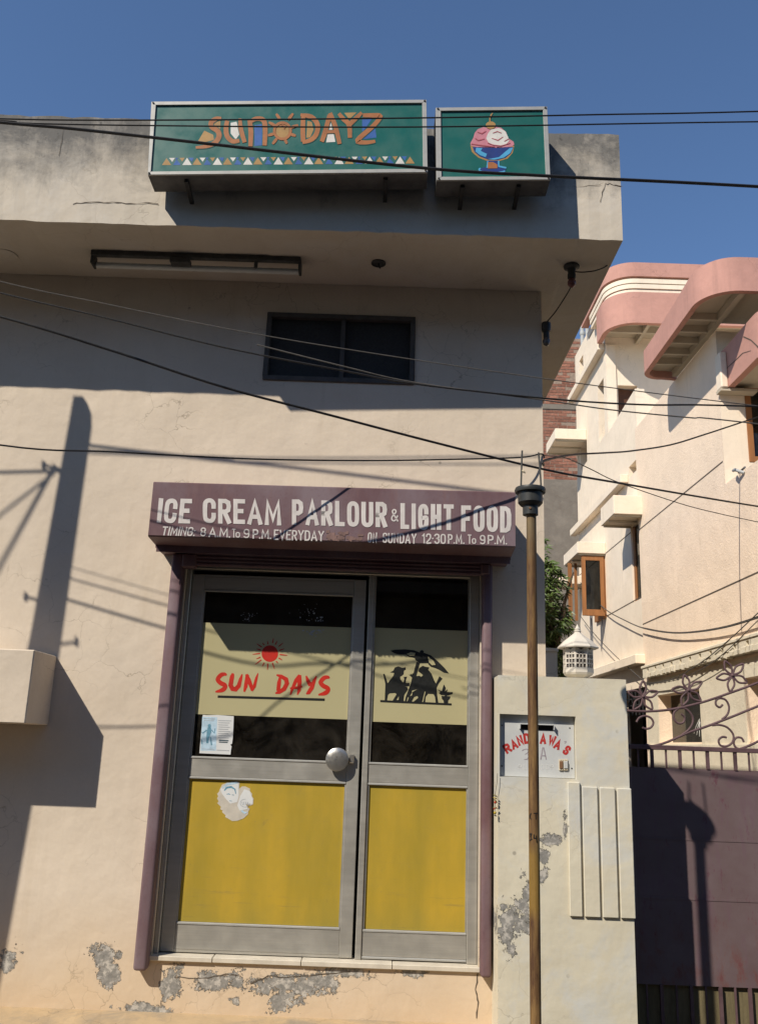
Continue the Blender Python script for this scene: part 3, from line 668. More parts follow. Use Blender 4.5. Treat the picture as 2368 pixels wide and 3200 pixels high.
paint('bold_line', 'ink', nb, FN3, (), [[(468, 1357, 10), (545, 1361, 10)], [(468, 1371, 8), (538, 1375, 8)]], each=True)
FH = flat('h', .072, .0012)
rnd = random.Random(3)
outl = [(395, 120), (405, 100), (430, 90), (470, 86), (480, 90), (478, 118), (490, 108), (505, 108), (525, 118), (524, 128), (534, 140), (532, 150), (540, 160), (538, 185), (528, 190), (506, 186), (512, 196), (524, 205), (518, 215), (516, 228), (498, 245), (470, 256), (448, 257), (430, 246), (418, 240), (420, 232), (404, 218), (408, 212), (396, 206), (400, 196), (384, 180), (390, 172), (383, 160), (388, 150), (383, 140), (392, 130)]
st = thing('round_sticker', 'torn round paper sticker with a faded portrait on yellow door board', 'sticker', FH(460, 256))
MB().prism([FH(x, y) for x, y in outl], (0, .001, 0)).build('paper', 'torn', st)
FH2 = flat('h', .072, .0015)
paint('white_ground', 'paper', st, FH2, [[(398, 120), (430, 95), (475, 90), (476, 150), (470, 175), (440, 182), (424, 165), (405, 140)], [(482, 150), (500, 120), (524, 128), (537, 165), (535, 184), (508, 182), (515, 205), (480, 212), (470, 190)]])
FH3 = flat('h', .072, .0020)
paint('blue_arc', 'paleblue', st, FH3, (), [[(406, 116, 5), (425, 99, 9), (472, 91, 8)], [(488, 212, 9), (502, 222, 8), (512, 218, 4)]], each=True)
paint('portrait_print', 'inkblue', st, FH3, (), [[(414, 126, 4), (424, 113, 8), (444, 110, 8), (460, 120, 5), (464, 140, 3)], [(424, 141, 2), (434, 140, 4), (440, 143, 2)], [(447, 144, 2), (456, 145, 3)], [(436, 169, 2), (447, 171, 2)]])
paint('stamp_print', 'greytext', st, FH3, (), [[(484 + 19 + 20 * cos(a), 180 + 17 * sin(a), 2.2) for a in [k * pi / 9 for k in range(0, 15)]], [(490, 174, 3), (494, 188, 3)], [(498, 174, 3), (500, 188, 3)], [(506, 174, 3), (508, 188, 3)], [(514, 175, 3), (516, 188, 3)]])
# white paint flecks on the upper glass
FS = flat('f', .074, .001)
flk = []
for cx, cy, n_, sp, s0 in ((705, 385, 26, 32, 6), (1240, 415, 46, 55, 8), (1150, 330, 16, 45, 5), (1235, 500, 22, 34, 13)):
    for i in range(n_):
        x = cx + rnd.gauss(0, sp); y = cy + rnd.gauss(0, sp * .6); r = s0 * rnd.uniform(.25, .9)
        if cy < 480 and y > 412 or y < 190: continue
        a0 = rnd.uniform(0, 6)
        flk.append([(x + r * rnd.uniform(.5, 1.4) * cos(a0 + k * 1.05), y + r * rnd.uniform(.4, 1.0) * sin(a0 + k * 1.05)) for k in range(6)])
fl = MB()
for p in flk: fl.k += 1; fl.poly([PY('f', x, y, .0705 - .00002 * fl.k) for x, y in p])
tag(fl.build('paint_flecks', 'greytext', door), kind='stuff')
box('shop_counter', 'counter', None, -1.05, .55, 1.25, 1.75, .4305, 1.42)
tag(bpy.data.objects['shop_counter'], 'dim brown counter seen through the dark lower door glass', 'counter')

# ================================================================== rolling shutter
rs = thing('rolling_shutter', 'maroon rolling shutter hood hand-lettered ICE CREAM PARLOUR over the door', 'shutter', (-.3, -.15, .37))
prof = [(-.002, 3.040), (-.396, 3.042), (-.403, 3.036), (-.402, 2.722), (-.394, 2.714), (-.215, 2.704), (-.215, 2.69), (-.002, 2.69)]
hd = MB(); nseg = 26; X0, X1 = -1.343, .761
for i in range(nseg + 1):
    x = X0 + (X1 - X0) * i / nseg; t = i / nseg
    for j, (y, z) in enumerate(prof):
        dz = .012 * t if j in (1, 2) else .010 * t if j in (3, 4) else 0
        dy = 0
        hd.v.append(Vector((x, y + dy, z + dz)))
n_ = len(prof)
for i in range(nseg):
    for j in range(n_): hd.f.append((i * n_ + j, i * n_ + (j + 1) % n_, (i + 1) * n_ + (j + 1) % n_, (i + 1) * n_ + j))
hd.f.append(tuple(range(n_))); hd.f.append(tuple(nseg * n_ + j for j in range(n_)))
hd.build('hood', 'maroon', rs, smooth=True)
box('bottom_lip', 'maroon', rs, -1.335, .757, -.220, -.2155, 2.664, 2.712)
cu = MB()
for k in range(4): cu.tube([(-1.19, -.07, 2.692 - .022 * k), (.60, -.07, 2.692 - .022 * k)], .012, 8)
cu.build('shutter_curtain', 'maroon', rs, smooth=True)
for (x0, x1, zb) in ((-1.272, -1.1975, .372), (.6125, .672, .402)):
    m = MB(); m.box(x0, x1, -.085, -.001, zb, 2.688); m.build('guide_rail', 'maroon', rs, bevel=.018, seg=3, smooth=True)
bl = MB(); bl.box(-1.21, -1.12, -.09, -.03, 2.60, 2.688); bl.build('end_bracket', 'maroon', rs, bevel=.01)
box('end_bracket', 'maroon', rs, .60, .655, -.09, -.03, 2.62, 2.688, bevel=.008)
words = [('ICE', 88, 220, 97, 195, 30, .1), ('CREAM', 272, 583, 98, 197, 29, 0), ('PARLOUR', 625, 1003, 103, 204, 29, 0), ('&', 1018, 1048, 140, 190, 8, 0), ('LIGHT', 1056, 1268, 117, 220, 29, 0), ('FOOD', 1297, 1496, 125, 229, 29, 0),
         ('TIMING:', 106, 238, 209, 245, 8, .22), ('8', 261, 283, 214, 249, 7, .06), ('A.M.', 294, 380, 214, 252, 8, .05), ('T', 388, 402, 219, 254, 6, .0), ('o', 402, 419, 222, 254, 6, 0), ('9', 432, 456, 219, 255, 7, .05), ('P.M.', 469, 543, 220, 258, 8, .03), ('EVERYDAY', 553, 752, 222, 263, 8, .03),
         ('ON', 925, 962, 233, 274, 8, .05), ('SUNDAY', 985, 1119, 235, 275, 8, .02), ('12·30', 1142, 1236, 237, 277, 8, .0), ('P.M.', 1244, 1310, 240, 278, 8, .0), ('T', 1323, 1338, 242, 279, 6, 0), ('o', 1340, 1356, 246, 279, 6, 0), ('9', 1371, 1393, 243, 280, 7, 0), ('P.M.', 1402, 1479, 243, 280, 8, 0)]
for w, x0, x1, yt, yb, s_, sl_ in words:
    fn = (lambda x0, yb: lambda x, y, k: PY('e', x, yb - y + .0276 * (x - x0), -.4043) + Vector((0, -.0001 * (k % 12), 0)))(x0, yb)
    write('hoodtext', rs, w, fn, x0, x1, yb - yt, {True: 17.5}.get(s_ > 20, s_ * .70), sl_, gap=(9 if s_ > 20 else 3.4), jit=.012)
sm = MB(); rr = random.Random(5)
for i in range(26):
    x = rr.uniform(760, 890); y = rr.uniform(230, 262); w_ = rr.uniform(10, 34)
    sm.ribbon([(x, y, rr.uniform(5, 12)), (x + w_, y + rr.uniform(-3, 5), rr.uniform(6, 14))], lambda x, y, k: PY('e', x, y, -.4036) + Vector((0, -.00005 * k, 0)))
sm.build('painted_out_word', 'smudge', rs)

# ================================================================== roof signs
def sign(name, label, reg, Y, o, i_, dep, brk):
    c = [PY(reg, x, y, Y) for x, y in o]; ci = [PY(reg, x, y, Y) for x, y in i_]
    t = thing(name, label, 'sign', (c[3] + c[2]) / 2 + Vector((0, dep, 0)))
    MB().prism([p + Vector((0, .004, 0)) for p in c], (0, dep - .004, 0)).build('box_shell', 'signbox', t)
    MB().prism(ci, (0, .0038, 0)).build('green_face', 'green', t)
    for a in range(4):
        b = (a + 1) % 4
        MB().prism([p + Vector((0, -.010, 0)) for p in (c[a], c[b], ci[b], ci[a])], (0, .0138, 0)).build('frame_strip', 'signframe', t, bevel=.0015)
    for a in range(4):
        q = (c[a] * .55 + ci[a] * .45); MB().lathe(q + Vector((0, -.0125, 0)), [(.005, -.003), (.006, .002)], 10, 'y').build('bolt', 'dark', t)
    for x in brk:
        p = PY(reg, x, o[2][1], Y + dep * .5); zb = min(c[2].z, c[3].z) + (c[2].z - c[3].z) * ((p.x - c[3].x) / (c[2].x - c[3].x)) * (1 if c[2].z > c[3].z else 0)
        m = MB(); m.prism([(p.x - .012, Y + .035, zb - .001), (p.x + .012, Y + .035, zb - .001), (p.x + .012, -.647, zb - .03), (p.x - .012, -.647, zb - .03)], (0, 0, -.018))
        m.build('bracket', 'dark', t)
        m = MB(); m.box(p.x - .016, p.x + .016, Y + dep, -.646, zb + .2, zb + .23); m.build('stand_off', 'dark', t)
    return t
YS = -.862
sg = sign('lightbox_sign', 'wide green SUN DAYZ sign box on the roof fascia', 'a', YS, [(122, 65), (1540, 55), (1546, 430), (104, 443)], [(146, 83), (1518, 72), (1522, 411), (120, 426)], .157, (315, 1330))
FA = flat('a', YS, .0005)
tri = {'tan': [], 'white': [], 'blue': []}
for i in range(9):
    x = 175 + 157 * i; y = 388 - 1.0 * i
    tri['tan'].append([(x, y), (x + 24, y - 36), (x + 48, y)])
    if i < 8:
        tri['white'].append([(x + 37, y - 37), (x + 68, y - 37), (x + 53, y - 16)])
        tri['blue'].append([(x + 58, y), (x + 75, y - 30), (x + 96, y - 5), (x + 92, y)]); tri['blue'].append([(x + 68, y - 37), (x + 84, y - 38), (x + 76, y - 26)])
        tri['tan'].append([(x + 90, y - 37), (x + 118, y - 38), (x + 105, y - 18)])
        tri['white'].append([(x + 105, y), (x + 130, y - 38), (x + 154, y)])
        tri['blue'].append([(x + 136, y - 38), (x + 165, y - 38), (x + 155, y - 16)])
for k, v in tri.items(): paint('triangle', k, sg, FA, v, each=True)
fills = dict(tan=[[(478, 150), (476, 212), (436, 186), (442, 160)], [(394, 210), (440, 232), (444, 258), (352, 280)], disc(797, 212, 34), [(926, 160), (948, 165), (958, 205), (940, 245), (920, 247)], [(1115, 118), (1180, 116), (1142, 152)]],
             white=[[(530, 170), (560, 164), (578, 225), (556, 256), (530, 225)], [(1045, 162), (1056, 206), (1030, 210)], [(1030, 230), (1062, 228), (1070, 268), (1022, 271)]],
             blue=[[(652, 182), (692, 176), (693, 286), (652, 290)], [(1208, 146), (1262, 146), (1208, 222)], [(1238, 212), (1276, 192), (1282, 246), (1204, 256)]])
for k, v in fills.items(): paint('letter_fill', k, sg, FA, v, each=True)
FA2 = flat('a', YS, .0022)
O_ = lambda *p: [(x, y, w * .88) for x, y, w in p]
strokes = [O_((482, 148, 18), (455, 150, 26), (430, 168, 28), (432, 192, 28), (462, 212, 30), (470, 240, 30), (450, 272, 28), (405, 292, 22), (350, 298, 14)),
           O_((512, 160, 24), (506, 200, 28), (512, 240, 28), (540, 266, 26), (575, 262, 22)), O_((578, 148, 18), (582, 200, 26), (602, 272, 24)),
           O_((628, 158, 26), (634, 220, 28), (632, 292, 24)), O_((626, 168, 22), (660, 150, 26), (698, 156, 28), (708, 200, 28), (705, 288, 24)),
           O_((905, 125, 24), (902, 200, 28), (904, 268, 26)), O_((890, 130, 18), (945, 140, 28), (978, 180, 28), (972, 228, 28), (945, 258, 26), (900, 272, 20)),
           O_((1000, 268, 24), (1018, 215, 28), (1040, 130, 24)), O_((1042, 120, 24), (1070, 190, 28), (1092, 280, 24)), O_((1012, 218, 18), (1075, 216, 18)),
           O_((1088, 122, 20), (1110, 150, 26), (1140, 180, 28), (1145, 248, 24)), O_((1206, 118, 18), (1175, 148, 26), (1140, 182, 26)),
           O_((1212, 132, 22), (1260, 132, 26), (1302, 138, 26), (1262, 190, 26), (1185, 260, 28), (1225, 272, 24), (1276, 266, 18))]
for a, b, c, d in ((765, 124, 784, 152), (852, 122, 826, 156), (726, 168, 758, 184), (878, 182, 838, 196), (722, 236, 756, 226), (866, 238, 836, 228), (746, 280, 768, 252), (820, 278, 808, 252)):
    strokes.append(O_((a, b, 12), ((a + c) / 2, (b + d) / 2, 18), (c, d, 14)))
ring = MB(); ring.k = 1
ring.ribbon([(x, y, 14) for x, y in disc(797, 212, 42)], FA2, True)
ring.ribbon([(785, 185, 6), (800, 182, 7), (812, 190, 7), (805, 202, 6)], FA2); ring.build('sun_ring', 'orange', sg)
strokes = [smooth2(s_) for s_ in strokes]
edge = [[(x, y, w + 7) for x, y, w in s_] for s_ in strokes]
paint('letter_outline', 'green', sg, flat('a', YS, .0012), (), edge[:13], each=True)
for a, b in ((0, 1), (1, 3), (3, 5), (5, 7), (7, 10), (10, 12), (12, 13)): paint('letter', 'orange', sg, FA2, (), strokes[a:b])
paint('sun_ray', 'orange', sg, FA2, (), strokes[13:], each=True)
sg2 = sign('lightbox_sign', 'square green sign box painted with an ice cream sundae', 'b', -.865, [(94, 90), (632, 84), (648, 438), (98, 441)], [(119, 106), (612, 101), (626, 422), (123, 424)], .155, (222, 490))
FB = lambda l: flat('b', -.865, l)
paint('glass_bowl', 'tan', sg2, FB(.0005), [[(262, 268), (474, 270), (466, 305), (442, 332), (402, 344), (345, 344), (300, 327), (269, 300)]])
paint('glass_bowl', 'navy', sg2, FB(.0012), [[(272, 276), (470, 277), (457, 308), (432, 328), (396, 338), (350, 338), (308, 322), (282, 300)], [(340, 342), (402, 342), (397, 378), (346, 378)], disc(370, 386, 64, 14)])
paint('glass_bowl', 'sky_blue', sg2, FB(.0020), [[(290, 280), (320, 282), (312, 296), (342, 310), (336, 326), (308, 316), (286, 298)], [(430, 300), (452, 282), (468, 280), (455, 306), (424, 328), (380, 338), (345, 336), (400, 326)]], [[(x, y, 7) for x, y in disc(370, 386, 66, 15)[2:17]], [(346, 344, 6), (342, 378, 6)], [(398, 344, 8), (399, 372, 6)], [(435, 378, 8), (398, 370, 8)]])
paint('glass_bowl', 'orange', sg2, FB(.0028), [[(346, 350), (372, 350), (392, 362), (392, 380), (346, 381)]])
paint('ice_cream', 'pinkice', sg2, FB(.0012), [[(262, 258), (276, 232), (283, 208), (298, 190), (325, 180), (352, 184), (375, 178), (410, 183), (434, 203), (446, 235), (470, 250), (474, 264), (462, 274), (400, 281), (300, 278), (265, 270)]])
paint('ice_cream', 'white', sg2, FB(.0020), [[(338, 235), (346, 212), (362, 192), (400, 185), (430, 200), (444, 228), (450, 246), (436, 262), (405, 270), (375, 266), (350, 256)]])
paint('ice_cream', 'pinkdark', sg2, FB(.0028), (), [[(285, 235, 4), (300, 245, 5), (330, 238, 4)], [(296, 205, 3), (318, 212, 5), (338, 200, 3)], [(266, 262, 4), (320, 270, 5), (380, 276, 4)], [(365, 235, 3), (395, 245, 5), (420, 228, 3)], [(345, 258, 3), (375, 268, 4), (410, 272, 4), (455, 258, 3)], [(370, 210, 3), (392, 202, 4), (412, 210, 3)], [(425, 250, 3), (447, 238, 4)]])
paint('cherry', 'tan', sg2, FB(.0036), [disc(360, 172, 24, 18)], [[(356, 158, 7), (356, 138, 6), (364, 118, 7)], [(362, 122, 4), (370, 113, 3)]])
# ================================================================== soffit fittings
ZS = 4.5555
tb = thing('tube_light', 'long unlit fluorescent tube light in a grimy batten under the soffit', 'light', (-1.24, -.31, 4.57))
box('batten', 'tubemetal', tb, -1.905, -.578, -.345, -.31, 4.535, 4.5700, bevel=.004)
MB().tube([(-1.885, -.262, 4.508), (-.595, -.262, 4.508)], .019, 14).build('tube', 'tube', tb, smooth=True)
for x in (-1.905, -.592):
    m = MB(); m.box(x, x + .016, -.335, -.245, 4.485, 4.562); m.build('lamp_holder', 'tubemetal', tb, bevel=.004)
box('ballast_box', 'tubemetal', tb, -1.40, -1.275, -.352, -.285, 4.50, 4.5345, bevel=.005)
MB().tube([(-.86, -.325, 4.535), (-.86, -.325, 4.492)], .012, 10).build('starter', 'tubemetal', tb, smooth=True)
hole = thing('ceiling_rose', 'round dark open junction box sunk in the soffit', 'junction box', (-.087, -.3, 4.57))
MB().lathe((-.087, -.3, 4.562), [(.045, .008), (.047, .0), (.040, -.003), (.036, .006)], 22).build('rim', 'tubemetal', hole, smooth=True)
MB().tube([(-.087, -.3, 4.566), (-.08, -.29, 4.545), (-.075, -.285, 4.54)], .006, 6).build('wire_end', 'wire', hole)
cp = thing('ceiling_cover', 'round painted cover plate on the soffit at far left', 'cover plate', (-2.5, -.24, 4.57))
MB().lathe((-2.49, -.24, 4.562), [(.078, .0088), (.080, .003), (.07, 0), (.01, -.002)], 26).build('plate', 'fascia', cp, smooth=True)
lb = thing('bulb_holder', 'dark bulb holder with maroon bulb hanging from the soffit corner', 'light', (1.13, -.337, 4.57))
MB().lathe((1.13, -.337, 4.57), [(.05, -.0005), (.048, -.014), (.026, -.022), (.022, -.05), (.026, -.06), (.026, -.085), (.02, -.09)], 20).build('holder', 'plastic', lb, smooth=True)
MB().lathe((1.13, -.337, 4.48), [(.018, 0), (.027, -.02), (.026, -.04), (.014, -.055), (.003, -.06)], 18).build('bulb', 'bulb', lb, smooth=True)
wb = thing('wall_bulb_holder', 'small bulb holder on the wall corner below the soffit', 'light', (1.02, -.03, 4.31))
MB().lathe((1.03, .0, 4.31), [(.03, .03), (.032, 0), (.028, -.03), (.02, -.035), (.02, -.08)], 16).build('holder', 'plastic', wb, smooth=True)
MB().lathe((1.03, .0, 4.232), [(.018, 0), (.026, -.022), (.02, -.045), (.004, -.055)], 16).build('bulb', 'lantglass', wb, smooth=True)
lead = MB().tube(spline([(1.035, -.02, 4.345), (1.07, -.10, 4.37), (1.11, -.24, 4.41), (1.125, -.337, 4.425)]), .004, 6)
tag(lead.build('lamp_lead', 'wire'), 'thin lead drooping between the two soffit bulb holders', 'wire')
lead = MB().tube(spline([(1.145, -.34, 4.53), (1.21, -.36, 4.518), (1.30, -.36, 4.54), (1.372, -.35, 4.60), (1.378, -.34, 4.72)]), .004, 6)
tag(lead.build('lamp_lead', 'wire'), 'twisted lead from soffit bulb holder to the roof edge', 'wire')

# ================================================================== utility pole (stands beside the street, left of the view)
up = thing('utility_pole', 'leaning concrete utility pole left of the view, casting the long wall shadow', 'pole', (-3.36, -1.2, 0))
m = MB()
for z, x, w in ((0, -3.36, .30), (1.82, -3.24, .235), (3.65, -3.116, .19), (5.05, -3.07, .15), (5.14, -3.075, .135), (5.2, -3.09, .10)):
    h = w * .30; d_ = w * .215; m.v += [Vector((x - h, -1.2 - d_, z)), Vector((x + h, -1.2 - d_, z)), Vector((x + h, -1.2 + d_, z)), Vector((x - h, -1.2 + d_, z))]
for i in range(5):
    for k in range(4): m.f.append((i * 4 + k, i * 4 + (k + 1) % 4, i * 4 + 4 + (k + 1) % 4, i * 4 + 4 + k))
m.f += [(3, 2, 1, 0), (20, 21, 22, 23)]; m.build('shaft', 'concrete', up)
for z, s_ in ((4.72, -1), (3.62, 1), (3.88, -1)):
    xx = -3.1 + .1 * s_
    MB().tube([(-3.1, -1.2, z), (-3.1 + .17 * s_, -1.2, z + .03)], .007, 6).build('arm', 'steel', up)
    MB().lathe((-3.1 + .17 * s_, -1.2, z + .03), [(.009, -.02), (.013, -.006), (.009, .006), (.012, .018), (.005, .026)], 12).build('insulator', 'ivory', up, smooth=True)

# ================================================================== wires
def wire(label, pts, r, mat='wire', n=7, group='overhead wires'):
    o = MB().tube(spline(pts, n), r, 6).build('overhead_wire', mat); return tag(o, label, 'wire', group)
U = lambda x, y, Y: PY('u', x, y, Y)
pl_ = lambda z, dx=.0: (-3.08 + dx, -1.2, z)
wire('topmost thin wire crossing both green roof signs', [pl_(4.86), U(0, 258, -1.2), U(330, 261, -1.2), U(930, 256, -1.2), U(1300, 249, -1.2), U(1652, 242, -1.2), (4.4, -1.2, 5.23), (9, -1.3, 5.7)], .0042)
wire('second thin wire just below the topmost, crossing both roof signs', [pl_(4.84), U(0, 262, -1.2), U(63, 268, -1.2), U(340, 273, -1.2), U(907, 276, -1.2), U(1652, 264.5, -1.2), (4.4, -1.2, 5.1), (9, -1.3, 5.5)], .0040)
wire('thick black cable sagging across both roof signs to the right', [pl_(4.90), U(0, 266, -1.2), U(160, 280, -1.2), U(440, 311, -1.2), U(907, 364, -1.2), U(1196, 383, -1.2), U(1652, 406, -1.2), (4.4, -1.2, 4.5), (9, -1.3, 4.55)], .0085)
wire('thin pale wire slanting across the upper window', [pl_(4.12), U(0, 613, -1.2), U(230, 662, -1.2), U(488, 715, -1.2), U(762, 762, -1.2), U(1185, 825, -1.2), U(1652, 885, -1.2), (4.2, -1.2, 3.1)], .0026, 'wiregrey')
wire('grey wire below the pale one, passing under the upper window', [pl_(4.05), U(0, 638, -1.2), U(228, 692, -1.2), U(488, 757, -1.2), U(755, 809, -1.2), U(906, 837, -1.2), U(1185, 868, -1.2), U(1400, 882, -1.2), U(1652, 886, -1.2), (4.2, -1.2, 3.3)], .0045, 'wire')
wire('strand twisting off the grey wire toward the pink house', [U(560, 751, -1.2), U(755, 800, -1.2), U(906, 834, -1.18), U(1185, 872, -1.2), U(1330, 893, -1.2), U(1499, 910, -1.2), U(1652, 924, -1.2), (4.2, -1.2, 3.0)], .0034, 'wiregrey')
wire('thick black cable running diagonally down past the shutter hood', [pl_(3.92), U(0, 690, -1.2), U(240, 763, -1.1), U(488, 844, -.98), U(720, 905, -.84), U(953, 966, -.66), U(1185, 1023, -.42), U(1349, 1053, 0.1), U(1652, 1104, 1.3), U(1900, 1140, 2.3)], .0068)
wire('slack black wire tied to the shop wall corner', [pl_(3.15), U(0, 970, -1.05), U(250, 985, -.88), U(540, 1000, -.66), U(800, 1004, -.44), U(1000, 1001, -.24), U(1135, 997, -.1), (.985, -.012, 3.425), (1.006, -.004, 3.40)], .0048)
wire('black wire swooping up from shop corner to brown window', [(1.004, .01, 3.36), PX('r2', 105, 322, 1.03) * 1, U(1252, 991, 1.5), U(1322, 987, 2.2), U(1376, 983, 2.7), U(1460, 970, 3.3), U(1530, 949, 3.7), U(1612, 922, 4.1), U(1690, 896, 4.5)], .0085)
wire('thin wire dropping from shop corner to the right', [(1.004, .005, 3.42), U(1235, 999, .8), U(1290, 1024, 1.6), U(1349, 1052, 2.3), U(1480, 1097, 3.0), U(1560, 1118, 3.3), U(1652, 1138, 3.5), U(1760, 1160, 3.7)], .0042)
hs = lambda x, y, X=3.93: PX('r2', x, y, X)
wire('slack loop of wire hanging on the cream side wall', [hs(250, 1060), hs(400, 1270), hs(540, 1410), hs(680, 1490), hs(810, 1546), hs(950, 1575), hs(1080, 1584), hs(1240, 1572), hs(1400, 1545), hs(1540, 1508), hs(1700, 1455)], .009, 'wiregrey')
wire('second strand alongside the slack loop on the side wall', [hs(810, 1543), hs(950, 1570), hs(1080, 1579), hs(1240, 1566), hs(1400, 1538), hs(1540, 1500), hs(1700, 1445)], .006, 'wire')
h3 = lambda x, y, X=3.9: PX('r3', x, y, X)
wire('wire slanting from carved band down to first gate flower', [h3(590, 40), h3(650, 120), h3(720, 200), h3(820, 300), h3(990, 450)], .007, 'wiregrey')
wire('wire rising from first gate flower past the carved band', [h3(990, 450), h3(1150, 420), h3(1320, 320), h3(1480, 190), h3(1652, 30)], .006, 'wiregrey')
wire('lower wire rising right from first gate flower', [h3(990, 452), h3(1180, 425), h3(1400, 310), h3(1652, 75)], .005, 'wiregrey')
# drops on the far side of the pole, seen only as shadows
wire('service drop from the pole across the street', [(-3.2, -1.2, 4.75), (-4.4, -2.1, 4.95), (-8, -4.8, 5.6)], .010)
wire('second service drop from the pole across the street', [(-3.2, -1.2, 4.7), (-4.6, -2.0, 5.05), (-9, -4.5, 5.9)], .007)
wire('wire leaving the pole to the left along the street', [(-3.1, -1.2, 4.72), (-5, -1.2, 4.66), (-9, -1.25, 4.9)], .008)

# ================================================================== gate pillar
PXA, PXB, PYF = .684, 1.408, -.25
gp = thing('gate_pillar', 'plastered gate pillar with fluted ribs and a white name plate', 'pillar', (1.05, 0, 0))
MB().panel('y', PYF, .04, (PXA, PXB), (.002, 2.012), [(.692, 1.118, 1.458, 1.797)]).build('front_face', 'pillar', gp)
box('pillar_core', 'pillar', gp, PXA + .0005, PXB - .0005, PYF + .0402, .30, .002, 2.011)
rib = [(1.0635, 1.132, 1.444), (1.143, 1.228, 1.422), (1.240, 1.324, 1.421), (1.335, 1.414, 1.420)]
for a, b, z1 in rib: box('rib', 'pillar', gp, a, b, PYF - .016, PYF + .001, .757, z1, bevel=.004)
np_ = thing('name_plate', 'white enamel letterbox plate with curved red lettering on the gate pillar', 'plate', (.9, -.21, 1.46))
YP = -.2135
pc = [PY('r3', x, y, YP) for x, y in ((110, 640), (560, 652), (562, 1018), (110, 1000))]
MB().box(.694, 1.1155, YP, -.2105, 1.4605, 1.795).build('sheet', 'plate', np_, bevel=.001)
F8 = flat('r8', YP, .0006)
for x, y in ((168, 515), (1415, 565), (165, 1268), (1453, 1310)):
    q = PY('r8', x, y, YP); MB().lathe(q, [(.0038, -.002), (.0045, 0)], 8, 'y').build('screw', 'dark', np_)
h0, h1 = PY('r8', 492, 480, YP - .02), PY('r8', 1135, 600, YP - .02)
m = MB(); m.box(h0.x, h1.x, YP - .026, YP - .001, h0.z - .004, h0.z); m.box(h0.x, h0.x + .004, YP - .026, YP - .001, h1.z, h0.z - .004); m.box(h1.x - .004, h1.x, YP - .026, YP - .001, h1.z, h0.z - .004)
m.build('slot_hood', 'plate', np_)
box('letter_slot', 'black', np_, h0.x + .006, h1.x - .006, YP - .002, YP - .0003, h1.z - .004, h0.z - .006)
for ch, cx, cy, rot, w_, h_ in (('R', 262, 943, -31, 118, 175), ('A', 385, 868, -24, 112, 175), ('N', 495, 797, -19, 105, 180), ('D', 618, 760, -8, 110, 190), ('H', 745, 755, -2, 105, 185), ('A', 921, 765, 3, 112, 190), ('W', 1085, 795, 13, 130, 178), ('A', 1190, 870, 24, 115, 178), ('S', 1357, 975, 36, 100, 180)):
    a = radians(rot)
    fn = (lambda cx, cy, a, w_, h_: lambda x, y, k: F8(cx + (x - w_ / 2) * cos(a) + (y - h_ / 2) * sin(a), cy + (x - w_ / 2) * sin(a) - (y - h_ / 2) * cos(a), k))(cx, cy, a, w_, h_)
    write('redpaint', np_, ch, fn, 0, w_ * 1.06, h_ * 1.03, 44)
gl = MB(); gl.ribbon([(1312, 812, 16), (1345, 818, 20), (1335, 842, 12), (1315, 845, 8)], F8)
gl.ribbon([(535, 985, 14), (565, 962, 18), (620, 952, 16), (660, 975, 16), (640, 1020, 14), (590, 1052, 10)], F8); gl.ribbon([(640, 1050, 10), (660, 1090, 14), (630, 1140, 14), (575, 1145, 14)], F8)
gl.ribbon([(880, 1145, 20), (915, 930, 20), (935, 930, 20), (980, 1145, 20)], F8); gl.ribbon([(895, 1075, 16), (965, 1075, 16)], F8); gl.build('faded_number', 'greypaint', np_)
for i, (x, h_) in enumerate(((470, 95), (560, 95), (880, 95), (975, 95), (1060, 95))):
    write('ghost', np_, 'BLOCK'[i] if 'BLOCK'[i] in GL else 'P', (lambda x: lambda a, b, k: F8(x + a, 1330 - b, k))(x), 0, 60, h_, 12)
for x0, x1, mat, lab in ((1220, 1294, 'switch', 'brown doorbell push on the white name plate'), (1301, 1385, 'ivory', 'cream doorbell push beside the brown one on the name plate')):
    a, b = PY('r8', x0, 1140, YP - .012), PY('r8', x1, 1350, YP - .012)
    t = thing('doorbell', lab, 'doorbell', ((a.x + b.x) / 2, YP, b.z))
    MB().box(a.x, b.x, YP - .009, YP - .0004, b.z, a.z).build('base', 'ivory', t, bevel=.0015)
    MB().box(a.x + .0012, b.x - .0012, YP - .014, YP - .0092, b.z + .011, a.z - .010).build('button', mat if mat == 'switch' else 'plate', t, bevel=.0012)
    for z in (a.z - .005, b.z + .0055): MB().lathe(((a.x + b.x) / 2, YP - .0092, z), [(.0018, -.001), (.002, 0)], 8, 'y').build('screw', 'dark', t)
# lemon and chilli charm
ch = thing('lemon_chilli_charm', 'string of dried lemon and chillies hanging beside the maroon shutter rail', 'charm', (.672, -.12, 1.3))
c0 = lambda x, y: PY('r3', x, y, -.27)
MB().tube([c0(103, 985), c0(100, 1040), c0(90, 1100), c0(88, 1240)], .0012, 5).build('thread', 'wire', ch)
for (x, y, r, mt) in ((90, 1158, .0075, 'chilli'), (88, 1220, .008, 'lemon')):
    MB().lathe(c0(x, y), [(.002, -r), (r * .8, -r * .6), (r, 0), (r * .8, r * .6), (.002, r)], 12).build('lemon', mt, ch, smooth=True)
for i, (x, y, dx, dy, mt) in enumerate(((80, 1112, 24, 16, 'chilligreen'), (78, 1128, 26, 12, 'lemon'), (82, 1140, 20, 20, 'chilligreen'), (78, 1188, 26, 8, 'chilligreen'), (80, 1200, 20, -14, 'chilli'), (84, 1235, 14, 6, 'black'))):
    a = c0(x, y); b = c0(x + dx, y + dy); MB().tube([a, (a + b) / 2 + Vector((0, -.004, .002)), b], [.0025, .004, .0012], 6).build('chilli', mt, ch, smooth=True)

